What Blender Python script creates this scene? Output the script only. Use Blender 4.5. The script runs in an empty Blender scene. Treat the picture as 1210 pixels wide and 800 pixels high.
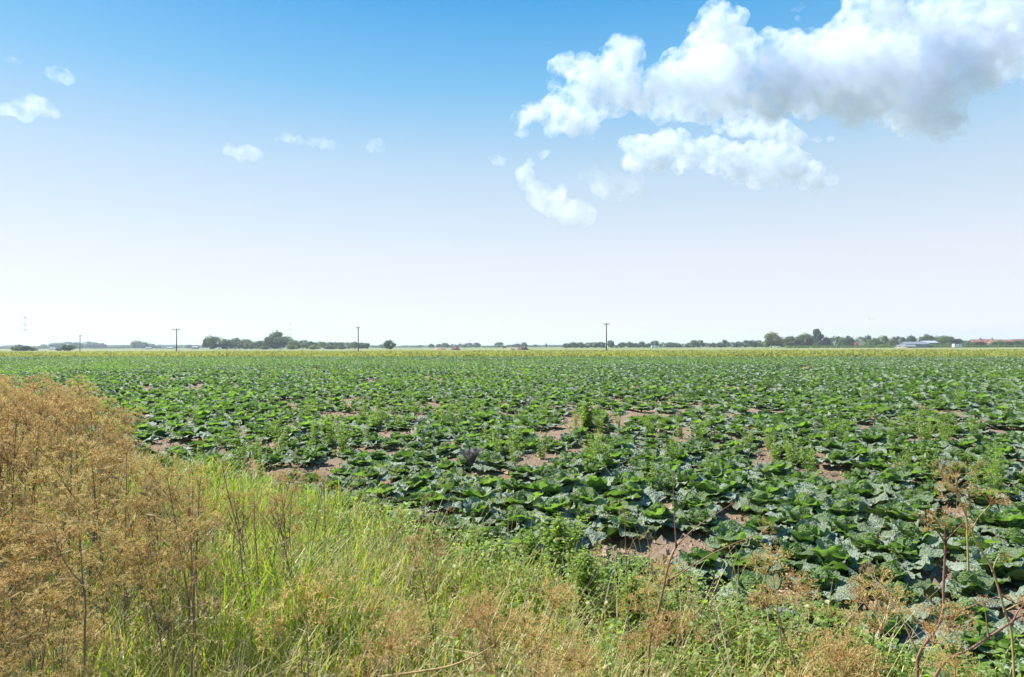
import bpy, bmesh, math, random
import numpy as np
from mathutils import Vector, noise as mnoise

RNG = np.random.default_rng(7)
random.seed(7)
SC = bpy.context.scene
COL = SC.collection
R = math.radians

# ------------------------------------------------------------------ camera numbers
EYE = 1.70
F = 807.0                      # focal length in photo pixels (1210 wide)
PITCH = math.atan(9.5 / F)
ROLL = R(0.19)


def ray_at(px, py, d):
    """Point at depth d (metres ahead) along the ray of photo pixel px, py."""
    x, y = px - 605.0, py - 400.0
    c, s = math.cos(ROLL), math.sin(ROLL)
    x, y = x * c - y * s, x * s + y * c
    cp, sp = math.cos(PITCH), math.sin(PITCH)
    vx, vy, vz = x / F, cp + (y / F) * sp, sp - (y / F) * cp
    k = d / vy
    return np.array((vx * k, d, EYE + vz * k))


# ------------------------------------------------------------------ object helpers
def tag(o, label=None, cat=None, group=None, kind=None):
    if label: o['label'] = label
    if cat: o['category'] = cat
    if group: o['group'] = group
    if kind: o['kind'] = kind
    return o


def thing(name, label, cat, loc=(0, 0, 0), rz=0.0, group=None, scale=1.0):
    o = bpy.data.objects.new(name, None)
    o.empty_display_size = 0.2
    COL.objects.link(o)
    o.location = loc
    o.rotation_euler = (0, 0, rz)
    o.scale = (scale,) * 3 if not isinstance(scale, tuple) else scale
    return tag(o, label, cat, group)


def link(name, mesh, mat=None, parent=None):
    o = bpy.data.objects.new(name, mesh)
    COL.objects.link(o)
    if mat is not None and not mesh.materials:
        for m in (mat if isinstance(mat, (list, tuple)) else [mat]):
            mesh.materials.append(m)
    if parent is not None:
        o.parent = parent
    return o


def copy_thing(root, loc, rz, scale=1.0, label=None, group=None):
    r = root.copy(); COL.objects.link(r)
    r.location = loc; r.rotation_euler = (0, 0, rz)
    r.scale = (scale,) * 3 if not isinstance(scale, tuple) else scale
    if label: r['label'] = label
    if group: r['group'] = group
    for ch in list(root.children):
        c = ch.copy(); COL.objects.link(c); c.parent = r
        for g in list(ch.children):
            d = g.copy(); COL.objects.link(d); d.parent = c
    return r


class MB:
    """Collects numpy patches (verts, quads/tris, per-vertex attributes) into one mesh."""
    def __init__(self):
        self.v, self.f4, self.f3, self.at, self.n = [], [], [], {}, 0
        self.m4, self.m3 = [], []

    def add(self, v, f4=None, f3=None, mat=0, **at):
        v = np.asarray(v, dtype=np.float32).reshape(-1, 3)
        k = len(v)
        if f4 is not None and len(f4):
            f4 = np.asarray(f4, dtype=np.int32).reshape(-1, 4)
            self.f4.append(f4 + self.n); self.m4.append(np.full(len(f4), mat, np.int32))
        if f3 is not None and len(f3):
            f3 = np.asarray(f3, dtype=np.int32).reshape(-1, 3)
            self.f3.append(f3 + self.n); self.m3.append(np.full(len(f3), mat, np.int32))
        self.v.append(v)
        for a, val in at.items():
            arr = np.broadcast_to(np.asarray(val, dtype=np.float32), (k,)).copy()
            self.at.setdefault(a, []).append((self.n, arr))
        self.n += k

    def arrays(self):
        v = np.concatenate(self.v) if self.v else np.zeros((0, 3), np.float32)
        f4 = np.concatenate(self.f4) if self.f4 else np.zeros((0, 4), np.int32)
        f3 = np.concatenate(self.f3) if self.f3 else np.zeros((0, 3), np.int32)
        at = {}
        for a, lst in self.at.items():
            arr = np.zeros(self.n, np.float32)
            for st, x in lst: arr[st:st + len(x)] = x
            at[a] = arr
        m4 = np.concatenate(self.m4) if self.m4 else np.zeros(0, np.int32)
        m3 = np.concatenate(self.m3) if self.m3 else np.zeros(0, np.int32)
        return v, f4, f3, at, m4, m3

    def mesh(self, name, smooth=True):
        v, f4, f3, at, m4, m3 = self.arrays()
        return mesh_np(name, v, f4, f3, at, smooth, np.concatenate([m4, m3]))


def mesh_np(name, v, f4, f3=None, at=None, smooth=True, matidx=None):
    me = bpy.data.meshes.new(name)
    f3 = np.zeros((0, 3), np.int32) if f3 is None else f3
    nf = len(f4) + len(f3); nl = 4 * len(f4) + 3 * len(f3)
    me.vertices.add(len(v)); me.loops.add(nl); me.polygons.add(nf)
    me.vertices.foreach_set('co', np.ascontiguousarray(v, np.float32).ravel())
    me.loops.foreach_set('vertex_index', np.concatenate([f4.ravel(), f3.ravel()]).astype(np.int32))
    ls = np.concatenate([np.arange(len(f4)) * 4, 4 * len(f4) + np.arange(len(f3)) * 3]).astype(np.int32)
    me.polygons.foreach_set('loop_start', ls)
    me.polygons.foreach_set('use_smooth', np.full(nf, smooth, bool))
    if matidx is not None and len(matidx) and matidx.max() > 0:
        me.polygons.foreach_set('material_index', matidx)
    for a, arr in (at or {}).items():
        d = me.attributes.new(a, 'FLOAT', 'POINT')
        d.data.foreach_set('value', np.ascontiguousarray(arr, np.float32))
    me.update(calc_edges=True)
    return me


def grid_faces(nu, nv):
    i = np.arange(nu)[:, None] * (nv + 1) + np.arange(nv)[None, :]
    return np.stack([i, i + 1, i + nv + 2, i + nv + 1], -1).reshape(-1, 4)


def tube(mb, pts, rad, n=6, mat=0, cap=True, **at):
    pts = np.asarray(pts, float); m = len(pts)
    rad = np.broadcast_to(np.asarray(rad, float), (m,))
    d = np.gradient(pts, axis=0); d /= np.linalg.norm(d, axis=1)[:, None] + 1e-9
    ref = np.array((0.31, 0.9, 0.1)) if abs(d[:, 2]).mean() > .6 else np.array((0, 0, 1.0))
    a = np.cross(d, ref); a /= np.linalg.norm(a, axis=1)[:, None] + 1e-9
    b = np.cross(d, a)
    th = np.arange(n) * 2 * math.pi / n
    v = pts[:, None, :] + rad[:, None, None] * (np.cos(th)[None, :, None] * a[:, None, :] + np.sin(th)[None, :, None] * b[:, None, :])
    v = v.reshape(-1, 3)
    i = np.arange(m - 1)[:, None] * n; j = np.arange(n)[None, :]; j2 = (j + 1) % n
    f = np.stack([i + j, i + j2, i + n + j2, i + n + j], -1).reshape(-1, 4)
    f3 = []
    if cap:
        v = np.concatenate([v, pts[-1:] + d[-1:] * rad[-1] * .5, pts[:1]])
        k = m * n
        for j in range(n):
            f3.append(((m - 1) * n + j, (m - 1) * n + (j + 1) % n, k)); f3.append(((j + 1) % n, j, k + 1))
    mb.add(v, f, f3, mat, **at)


def box(mb, c, s, rz=0.0, mat=0, **at):
    x, y, z = s[0] / 2, s[1] / 2, s[2] / 2
    v = np.array([(-x, -y, -z), (x, -y, -z), (x, y, -z), (-x, y, -z), (-x, -y, z), (x, -y, z), (x, y, z), (-x, y, z)])
    co, si = math.cos(rz), math.sin(rz)
    v = np.stack([v[:, 0] * co - v[:, 1] * si, v[:, 0] * si + v[:, 1] * co, v[:, 2]], -1) + np.asarray(c)
    mb.add(v, [(0, 3, 2, 1), (4, 5, 6, 7), (0, 1, 5, 4), (1, 2, 6, 5), (2, 3, 7, 6), (3, 0, 4, 7)], None, mat, **at)


def smooth_path(p, k=6):
    p = np.asarray(p, float)
    if len(p) < 3: return np.array([p[0] + (p[-1] - p[0]) * t for t in np.linspace(0, 1, k + 1)])
    q = np.concatenate([[2 * p[0] - p[1]], p, [2 * p[-1] - p[-2]]])
    out = []
    for i in range(1, len(q) - 2):
        for t in np.arange(k) / k:
            out.append(.5 * (2 * q[i] + (q[i + 1] - q[i - 1]) * t + (2 * q[i - 1] - 5 * q[i] + 4 * q[i + 1] - q[i + 2]) * t * t
                             + (3 * q[i] - q[i - 1] - 3 * q[i + 1] + q[i + 2]) * t ** 3))
    out.append(p[-1])
    return np.array(out)


def vnoise(x, y, sc, seed=0.0):
    """smooth 2-D noise in -1..1 on arrays"""
    x = np.asarray(x) * sc + seed * 17.3; y = np.asarray(y) * sc - seed * 9.1
    xi, yi = np.floor(x), np.floor(y); xf, yf = x - xi, y - yi
    h = lambda a, b: (np.sin(a * 127.1 + b * 311.7) * 43758.5453) % 1.0
    u, w = xf * xf * (3 - 2 * xf), yf * yf * (3 - 2 * yf)
    return 2 * (h(xi, yi) * (1 - u) * (1 - w) + h(xi + 1, yi) * u * (1 - w) + h(xi, yi + 1) * (1 - u) * w + h(xi + 1, yi + 1) * u * w) - 1


# ------------------------------------------------------------------ material helpers
class NT:
    def __init__(self, name):
        self.m = bpy.data.materials.new(name); self.m.use_nodes = True
        self.t = self.m.node_tree; self.t.nodes.clear()
        self.out = self.n('ShaderNodeOutputMaterial')

    def n(self, kind, **kw):
        x = self.t.nodes.new(kind)
        for k, v in kw.items():
            if k.startswith('i_'):
                x.inputs[k[2:].replace('_', ' ')].default_value = v
            else:
                setattr(x, k, v)
        return x

    def l(self, a, b): self.t.links.new(a, b)

    def attr(self, name): return self.n('ShaderNodeAttribute', attribute_name=name).outputs['Fac']

    def math(self, op, a, b=None, clamp=False):
        x = self.n('ShaderNodeMath', operation=op, use_clamp=clamp)
        for i, s in enumerate((a, b)):
            if s is None: continue
            if isinstance(s, (int, float)): x.inputs[i].default_value = s
            else: self.l(s, x.inputs[i])
        return x.outputs[0]

    def mix(self, fac, a, b, blend='MIX'):
        x = self.n('ShaderNodeMix', data_type='RGBA', blend_type=blend)
        for i, s in ((0, fac), (6, a), (7, b)):
            if isinstance(s, (int, float)): x.inputs[i].default_value = s
            elif isinstance(s, tuple): x.inputs[i].default_value = s if len(s) == 4 else (*s, 1)
            else: self.l(s, x.inputs[i])
        return x.outputs[2]

    def noise(self, scale, detail=3, rough=.5, coord=None, kind='fac'):
        x = self.n('ShaderNodeTexNoise'); x.inputs['Scale'].default_value = scale
        x.inputs['Detail'].default_value = detail; x.inputs['Roughness'].default_value = rough
        if coord is not None: self.l(coord, x.inputs['Vector'])
        return x.outputs[0] if kind == 'fac' else x.outputs[1]

    def ramp(self, fac, stops):
        x = self.n('ShaderNodeValToRGB'); e = x.color_ramp.elements
        while len(e) < len(stops): e.new(.5)
        for i, (p, c) in enumerate(stops):
            e[i].position = p; e[i].color = c if len(c) == 4 else (*c, 1)
        self.l(fac, x.inputs[0]); return x.outputs[0]

    def rng(self, fac, a, b, c, d):
        x = self.n('ShaderNodeMapRange'); self.l(fac, x.inputs[0])
        for i, v in enumerate((a, b, c, d)): x.inputs[i + 1].default_value = v
        return x.outputs[0]

    def pos(self): return self.n('ShaderNodeNewGeometry').outputs['Position']
    def obj(self): return self.n('ShaderNodeTexCoord').outputs['Object']
    def rand(self): return self.n('ShaderNodeObjectInfo').outputs['Random']

    def principled(self, col, rough=.6, spec=.4, bump=None, strength=.3, dist=.01):
        p = self.n('ShaderNodeBsdfPrincipled')
        if isinstance(col, tuple): p.inputs['Base Color'].default_value = (*col[:3], 1)
        else: self.l(col, p.inputs['Base Color'])
        if isinstance(rough, (int, float)): p.inputs['Roughness'].default_value = rough
        else: self.l(rough, p.inputs['Roughness'])
        p.inputs['Specular IOR Level'].default_value = spec
        if bump is not None:
            b = self.n('ShaderNodeBump'); b.inputs['Strength'].default_value = strength
            b.inputs['Distance'].default_value = dist
            self.l(bump, b.inputs['Height']); self.l(b.outputs[0], p.inputs['Normal'])
        return p

    def leaf(self, p, tcol, fac):
        """principled surface plus light coming through the leaf"""
        t = self.n('ShaderNodeBsdfTranslucent')
        if isinstance(tcol, tuple): t.inputs[0].default_value = (*tcol[:3], 1)
        else: self.l(tcol, t.inputs[0])
        ms = self.n('ShaderNodeMixShader')
        if isinstance(fac, (int, float)): ms.inputs[0].default_value = fac
        else: self.l(fac, ms.inputs[0])
        self.l(p.outputs[0], ms.inputs[1]); self.l(t.outputs[0], ms.inputs[2])
        self.l(ms.outputs[0], self.out.inputs['Surface'])
        return self.m

    def done(self, p):
        self.l(p.outputs[0], self.out.inputs['Surface']); return self.m


def simple_mat(name, col, rough=.7, spec=.3, var=.25, scale=3.0, bump=0.0):
    k = NT(name); o = k.obj()
    n = k.noise(scale, 5, .6, o)
    c = k.mix(k.rng(n, .3, .7, 0, 1), tuple(x * (1 - var) for x in col), tuple(min(1, x * (1 + var)) for x in col))
    return k.done(k.principled(c, rough, spec, n if bump else None, bump))

# ------------------------------------------------------------------ layout of the field
ND = np.array((.626, .780)); DD = np.array((-.780, .626))      # across the rows, along the rows
C0 = 4.12                                                     # where the verge ends


def far_edge(x): return 106.0 - np.where(x < 0, .22, .27) * x


def ground_z(x, y):
    d = x * ND[0] + y * ND[1]
    r = np.hypot(x, y)
    fade = np.clip(1 - r / 60, 0, 1)
    infield = np.clip((d - C0) / .5, 0, 1)
    z = .03 * vnoise(x, y, 1.1, 3) + .022 * vnoise(x, y, 4.0, 5) + .012 * vnoise(x, y, 11.0, 8)
    z = z + infield * .03 * np.cos((d - 4.36) / .52 * 2 * math.pi)
    return z * fade


# ------------------------------------------------------------------ world, sun, camera
SUN_EL, SUN_AZ = 48.0, -64.0          # azimuth from straight ahead, minus = to the left


def build_light():
    w = bpy.data.worlds.new("World"); SC.world = w; w.use_nodes = True
    t = w.node_tree; bg = t.nodes['Background']
    s = t.nodes.new('ShaderNodeTexSky'); s.sky_type = 'NISHITA'; s.sun_disc = False
    s.sun_elevation = R(SUN_EL); s.sun_rotation = R(SUN_AZ)
    s.air_density = 1.0; s.dust_density = .6; s.ozone_density = 2.2; s.altitude = 0
    # clear-day colour by height above the horizon, laid over the sky model so that its sun-side brightening stays
    tc = t.nodes.new('ShaderNodeTexCoord'); sp = t.nodes.new('ShaderNodeSeparateXYZ'); t.links.new(tc.outputs['Generated'], sp.inputs[0])
    rp = t.nodes.new('ShaderNodeValToRGB'); e = rp.color_ramp.elements
    t.links.new(sp.outputs[2], rp.inputs[0])
    gain = 1 / (SKY_STR * 2 ** EXPOSURE)
    stops = SKY_STOPS
    while len(e) < len(stops): e.new(.5)
    lin = lambda c: ((c / 255 + .055) / 1.055) ** 2.4
    for i, (z, c) in enumerate(stops): e[i].position = z; e[i].color = (*[lin(q) for q in c], 1)
    sc = t.nodes.new('ShaderNodeVectorMath'); sc.operation = 'SCALE'; sc.inputs['Scale'].default_value = gain
    t.links.new(rp.outputs[0], sc.inputs[0])
    mx = t.nodes.new('ShaderNodeMix'); mx.data_type = 'RGBA'; mx.inputs[0].default_value = .90
    t.links.new(s.outputs[0], mx.inputs[6]); t.links.new(sc.outputs[0], mx.inputs[7])
    t.links.new(mx.outputs[2], bg.inputs[0]); bg.inputs[1].default_value = SKY_STR
    l = bpy.data.lights.new('sun', 'SUN'); l.energy = SUN_STR; l.angle = R(.53); l.color = (1, .965, .905)
    o = bpy.data.objects.new('sun', l); COL.objects.link(o)
    o.rotation_euler = (R(90 - SUN_EL), 0, R(180 - SUN_AZ))
    c = bpy.data.cameras.new('camera'); co = bpy.data.objects.new('camera', c); COL.objects.link(co)
    c.sensor_width = 36; c.lens = 36 * F / 1210.0
    c.clip_start = .05; c.clip_end = 20000
    co.location = (0, 0, EYE)
    co.rotation_mode = 'XYZ'
    co.rotation_euler = (R(90) + PITCH, 0, 0)
    from mathutils import Matrix
    co.matrix_world = Matrix.Translation((0, 0, EYE)) @ Matrix.Rotation(R(90) + PITCH, 4, 'X') @ Matrix.Rotation(CAM_ROLL, 4, 'Z')
    SC.camera = co
    v = SC.view_settings; v.view_transform = 'Standard'; v.look = 'None'; v.gamma = 1; v.exposure = EXPOSURE
    cy = SC.cycles
    cy.use_denoising = DENOISE
    try:
        cy.denoiser = 'OPENIMAGEDENOISE'; cy.denoising_prefilter = 'ACCURATE'; cy.denoising_input_passes = 'RGB_ALBEDO_NORMAL'
    except Exception: pass
    cy.max_bounces = 10; cy.diffuse_bounces = 3; cy.glossy_bounces = 2; cy.transmission_bounces = 4
    cy.volume_bounces = 8; cy.transparent_max_bounces = 8
    cy.sample_clamp_indirect = 6
    cy.volume_step_rate = .15; cy.volume_max_steps = 300
    cy.use_adaptive_sampling = True; cy.adaptive_threshold = .01
    cy.caustics_reflective = False; cy.caustics_refractive = False


SKY_STR, SUN_STR, EXPOSURE, CAM_ROLL, DENOISE = .10, 4.1, 1.36, -ROLL, True

SKY_STOPS = [(0.0, (242, 241, 245)), (.13, (229, 234, 242)), (.25, (190, 218, 239)), (.355, (120, 193, 239)), (.455, (54, 164, 230)), (.8, (38, 120, 205))]


# ------------------------------------------------------------------ ground
def build_ground():
    def axis(near, step, far, n):
        a = np.arange(0, near, step)
        g = np.geomspace(near, far, n)
        return np.concatenate([a, g])
    xp = axis(9, .11, 5000, 46); xs = np.concatenate([-xp[:0:-1], xp])
    yp = axis(15, .11, 6000, 60); ys = np.concatenate([-np.geomspace(60, 1.0, 8), yp])
    X, Y = np.meshgrid(xs, ys)
    Z = ground_z(X, Y)
    v = np.stack([X, Y, Z], -1).reshape(-1, 3)
    me = mesh_np('ground', v, grid_faces(len(ys) - 1, len(xs) - 1))
    k = NT('ground')
    p = k.pos(); s = k.n('ShaderNodeSeparateXYZ'); k.l(p, s.inputs[0]); x, y = s.outputs[0], s.outputs[1]
    dn = k.math('ADD', k.math('MULTIPLY', x, float(ND[0])), k.math('MULTIPLY', y, float(ND[1])))
    wob = k.math('MULTIPLY', k.math('SUBTRACT', k.noise(1.7, 4, .6, p), .5), .5)
    m_field = k.rng(k.math('ADD', dn, wob), C0 - .2, C0 + .05, 0, 1)
    # soil: crumbly, pinkish brown, drier crust in patches
    n1 = k.noise(2.2, 6, .6, p); n2 = k.noise(38, 6, .7, p); n3 = k.noise(.35, 3, .5, p)
    soil = k.ramp(n2, [(.25, (.14, .092, .058)), (.5, (.31, .22, .145)), (.75, (.46, .345, .24))])
    soil = k.mix(k.rng(n1, .35, .7, 0, .45), soil, (.39, .285, .195))
    soil = k.mix(k.rng(n3, .4, .7, 0, .35), soil, (.18, .115, .08))
    # verge: dark thatch between the stems
    th = k.ramp(n2, [(.25, (.05, .04, .018)), (.55, (.14, .115, .045)), (.8, (.27, .22, .11))])
    th = k.mix(k.rng(n1, .4, .65, 0, .6), th, (.09, .115, .03))
    col = k.mix(m_field, th, soil)
    # beyond the cabbages: yellow-green crop, then stubble and pasture strips
    sl = k.n('ShaderNodeMapRange'); k.l(k.math('ADD', y, k.math('MULTIPLY', x, .24)), sl.inputs[0])
    far = sl.inputs[0].links[0].from_socket
    st = k.n('ShaderNodeMapping'); st.inputs['Scale'].default_value = (.012, .035, 1); k.l(p, st.inputs[0])
    b1 = k.noise(1.0, 4, .6, st.outputs[0]); b2 = k.noise(.9, 5, .65, p)
    crop = k.mix(k.rng(b1, .35, .65, 0, 1), (.24, .27, .055), (.33, .32, .09))
    crop = k.mix(k.rng(b2, .3, .8, 0, .5), crop, (.12, .17, .03))
    stub = k.mix(k.rng(b1, .38, .6, 0, 1), (.25, .24, .11), (.17, .21, .075))
    past = k.mix(k.rng(b1, .4, .6, 0, 1), (.14, .19, .06), (.22, .23, .10))
    col = k.mix(k.rng(far, 104, 107, 0, 1), col, crop)
    col = k.mix(k.rng(k.math('ADD', far, k.math('MULTIPLY', k.math('SUBTRACT', b1, .5), 120)), 205, 225, 0, 1), col, stub)
    col = k.mix(k.rng(k.math('ADD', far, k.math('MULTIPLY', k.math('SUBTRACT', b1, .5), 300)), 430, 470, 0, 1), col, past)
    pr = k.principled(col, .95, .1, n2, 1.0, .05)
    me.materials.append(k.done(pr))
    tag(link('ground', me), kind='structure')


# ------------------------------------------------------------------ cabbages
def cabbage_mat():
    k = NT('cabbage_leaf'); o = k.obj(); g = k.n('ShaderNodeNewGeometry')
    tint, lv, lu = k.attr('tint'), k.attr('lv'), k.attr('lu')
    n = k.noise(9, 4, .6, g.outputs['Position'])
    a = k.mix(tint, (.125, .182, .105), (.155, .22, .068))
    a = k.mix(k.rng(tint, .82, 1.0, 0, 1), a, (.27, .28, .06))
    a = k.mix(k.math('MULTIPLY', k.rng(n, .3, .7, .3, .95), k.rng(tint, .3, .8, 1, .1)), a, (.275, .315, .235))                 # waxy bloom
    rib = k.rng(k.math('ABSOLUTE', lv), .03, .085, 1, 0)
    rib = k.math('MULTIPLY', rib, k.rng(lu, .2, .95, .9, .2))
    a = k.mix(rib, a, (.26, .33, .19))
    back = g.outputs['Backfacing']
    under = k.mix(rib, k.mix(tint, (.12, .19, .07), (.17, .25, .065)), (.28, .36, .2))
    a = k.mix(back, a, under)
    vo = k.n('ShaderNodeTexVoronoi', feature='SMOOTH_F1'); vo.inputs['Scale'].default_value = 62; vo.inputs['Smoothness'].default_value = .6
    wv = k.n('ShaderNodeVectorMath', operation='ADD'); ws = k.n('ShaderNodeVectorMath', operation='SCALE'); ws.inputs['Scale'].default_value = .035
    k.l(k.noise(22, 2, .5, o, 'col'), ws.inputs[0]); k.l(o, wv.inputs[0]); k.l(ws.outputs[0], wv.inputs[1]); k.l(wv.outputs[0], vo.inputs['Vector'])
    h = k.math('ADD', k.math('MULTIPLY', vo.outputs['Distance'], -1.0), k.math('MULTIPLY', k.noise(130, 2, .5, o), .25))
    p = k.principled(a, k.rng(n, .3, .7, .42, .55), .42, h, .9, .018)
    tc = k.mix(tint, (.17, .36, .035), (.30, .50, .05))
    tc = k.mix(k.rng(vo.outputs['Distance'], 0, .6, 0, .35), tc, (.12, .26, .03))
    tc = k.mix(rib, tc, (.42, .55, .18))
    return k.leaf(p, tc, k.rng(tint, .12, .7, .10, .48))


def leaf_patch(rng, L, W, e0, e1, az, r0, z0, nu, nv, cup=.35, ruffle=.10, bull=.006, roll=0.0, heart=False):
    u = np.linspace(0, 1, nu + 1)
    el = e0 + (e1 - e0) * u ** 1.2
    ds = L / nu
    rr = np.concatenate([[0], np.cumsum(np.cos(el[:-1]) * ds)]); zz = np.concatenate([[0], np.cumsum(np.sin(el[:-1]) * ds)])
    t = np.clip((u - .14) / .86, 0, 1)
    w = W * .5 * np.sin(np.clip(math.pi * (.04 + .93 * t ** .72), 0, math.pi)) ** .62
    w = np.where(u < .14, W * .09, np.maximum(w, W * .07))
    v = np.linspace(-1, 1, nv + 1)
    U, V = np.meshgrid(u, v, indexing='ij')
    Wg = w[:, None] * np.ones_like(V)
    ph1, ph2 = rng.uniform(0, 6.3, 2)
    fq = rng.uniform(2.2, 3.4)
    y = V * Wg
    edge = np.abs(V) ** 2.2
    n = cup * Wg * V ** 2 + ruffle * W * edge * np.sin(2 * math.pi * fq * U + np.where(V > 0, ph1, ph2)) * np.clip(U * 2, 0, 1)
    if bull > 0:
        sx = U * L; off = rng.uniform(0, 50)
        b = np.abs(vnoise(sx + off, y, 34, 1)) + .6 * np.abs(vnoise(sx + off, y, 60, 2))
        n = n + bull * (b * 1.6 - .6) * np.clip((U - .1) * 5, 0, 1) * (1 - np.exp(-(np.abs(y) / .012) ** 2))
        n = n + .02 * W / .3 * vnoise(sx + off, y, 9, 4)
    er = np.clip(U * 5 - .5, 0, 1) * edge
    U2 = U + 0
    cr, sr = math.cos(roll), math.sin(roll)
    y, n = y * cr - n * sr, y * sr + n * cr
    E = el[:, None]
    r = r0 + rr[:, None] + n * -np.sin(E) + er * W * (.03 * np.sin(9 * U2 + ph2) + .022 * np.sin(31 * U2 + ph1))
    z = z0 + zz[:, None] + n * np.cos(E)
    ca, sa = math.cos(az), math.sin(az)
    vv = np.stack([r * ca - y * sa, r * sa + y * ca, z], -1).reshape(-1, 3)
    return vv, grid_faces(nu, nv)[:, ::-1], U.ravel(), V.ravel()


def cabbage_parts(seed, lod):
    """(rosette MB, heart MB): broad crinkled outer leaves, some standing up, and a loose head."""
    rng = np.random.default_rng(seed)
    ro, he = MB(), MB()
    dims = {0: (20, 18), 1: (6, 6), 2: (3, 2), 3: (2, 2)}[lod]
    bull = {0: .0105, 1: .008, 2: 0, 3: 0}[lod]
    n_out = {0: 10, 1: 9, 2: 7, 3: 5}[lod]; n_mid = {0: 6, 1: 6, 2: 4, 3: 3}[lod]
    spin = rng.uniform(0, 6.3)
    kw = dict(nu=dims[0], nv=dims[1], bull=bull)
    for i in range(n_out):
        az = spin + i * 2 * math.pi / n_out + rng.normal(0, .18)
        L = rng.uniform(.21, .345); e0 = R(rng.uniform(22, 46)); e1 = R(rng.uniform(-42, -8))
        v, f, U, V = leaf_patch(rng, L, L * rng.uniform(.78, .98), e0, e1, az, .02, .045, cup=rng.uniform(-.3, .2), ruffle=rng.uniform(.08, .16), roll=rng.normal(0, .34), **kw)
        ro.add(v, f, lu=U, lv=V, tint=np.clip(rng.beta(.9, 1.9) * .95, 0, 1))
    for i in range(n_mid):
        az = spin + .5 + i * 2 * math.pi / n_mid + rng.normal(0, .3)
        L = rng.uniform(.18, .30); e0 = R(rng.uniform(45, 80)); e1 = R(rng.uniform(-20, 55))
        v, f, U, V = leaf_patch(rng, L, L * rng.uniform(.75, .95), e0, e1, az, .015, .07, cup=rng.uniform(.25, .6), ruffle=rng.uniform(.05, .10), roll=rng.normal(0, .25), **kw)
        ro.add(v, f, lu=U, lv=V, tint=np.clip(.15 + rng.beta(1.6, 1.6) * .65, 0, 1))
    if lod == 0 and rng.random() < .5:      # one ageing leaf low down
        v, f, U, V = leaf_patch(rng, .30, .24, R(10), R(-25), rng.uniform(0, 6.3), .03, .03, cup=.1, ruffle=.1, **kw)
        ro.add(v, f, lu=U, lv=V, tint=.96)
    nh = {0: 8, 1: 5, 2: 2, 3: 1}[lod]
    for i in range(nh):
        az = spin + i * 2.4
        L = .21 + .02 * rng.random(); e0 = R(rng.uniform(62, 80)); e1 = R(rng.uniform(100, 165))
        v, f, U, V = leaf_patch(rng, L, L * 1.05, e0, e1, az, .045, .06 + .004 * i, cup=.75, ruffle=.04, **kw)
        he.add(v, f, lu=U, lv=V, tint=np.clip(.35 + .4 * rng.random(), 0, 1))
    if lod < 2:
        tube(he, [(0, 0, -.04), (0, 0, .1)], .022, 6, lu=0, lv=0, tint=.5)
    return ro, he


def cabbage_spots():
    """row number, place in the row, x, y, size for every plant."""
    out = []
    rng = np.random.default_rng(3)
    for k in range(0, 285):
        c = 4.36 + .52 * k
        s = np.arange(-200, 200, .44) + rng.uniform(0, .44)
        s = s + rng.normal(0, .07, len(s)); cc = c + rng.normal(0, .05, len(s))
        x = cc * ND[0] + s * DD[0]; y = cc * ND[1] + s * DD[1]
        ok = (np.abs(x) < .79 * y + 2.2) & (y > 1.2) & (y < far_edge(x))
        x, y = x[ok], y[ok]
        al, ac = x * DD[0] + y * DD[1], x * ND[0] + y * ND[1]
        gap = .85 * vnoise(al, ac * 1.5, 1.15, 11) + .40 * vnoise(x, y, .16, 12)
        bare = np.exp(-((x - 1.5) / 7.0) ** 2 - ((y - 15) / 8) ** 2) * .34 - .25 * np.clip((8.5 - np.hypot(x, y)) / 2, 0, 1)
        keep = (gap < .58 - bare - .19 * np.clip((np.hypot(x, y) - 7.5) / 4, 0, 1)) & (rng.random(len(x)) > .06)
        sz = (.96 + .14 * vnoise(x, y, .3, 14) + rng.normal(0, .08, len(x))) - np.clip(bare, 0, 1) * .35 + .10 * np.clip(x / np.maximum(y, 1) * 1.2, -.3, 1)
        for i in np.nonzero(keep)[0]:
            out.append((k, x[i], y[i], float(np.clip(sz[i] * .96, .60, 1.18))))
    return out


ORD = ('first second third fourth fifth sixth seventh eighth ninth tenth eleventh twelfth thirteenth fourteenth fifteenth sixteenth '
       'seventeenth eighteenth nineteenth twentieth').split()
TENS = ('twenty thirty forty fifty sixty').split()


def ordinal(i):
    if i < 20: return ORD[i]
    q, r_ = divmod(i + 1, 10)
    return TENS[q - 2] + ('-' + ORD[r_ - 1] if r_ else 'th').replace('ytth', 'tieth') if r_ else TENS[q - 2][:-1] + 'ieth'


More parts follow.
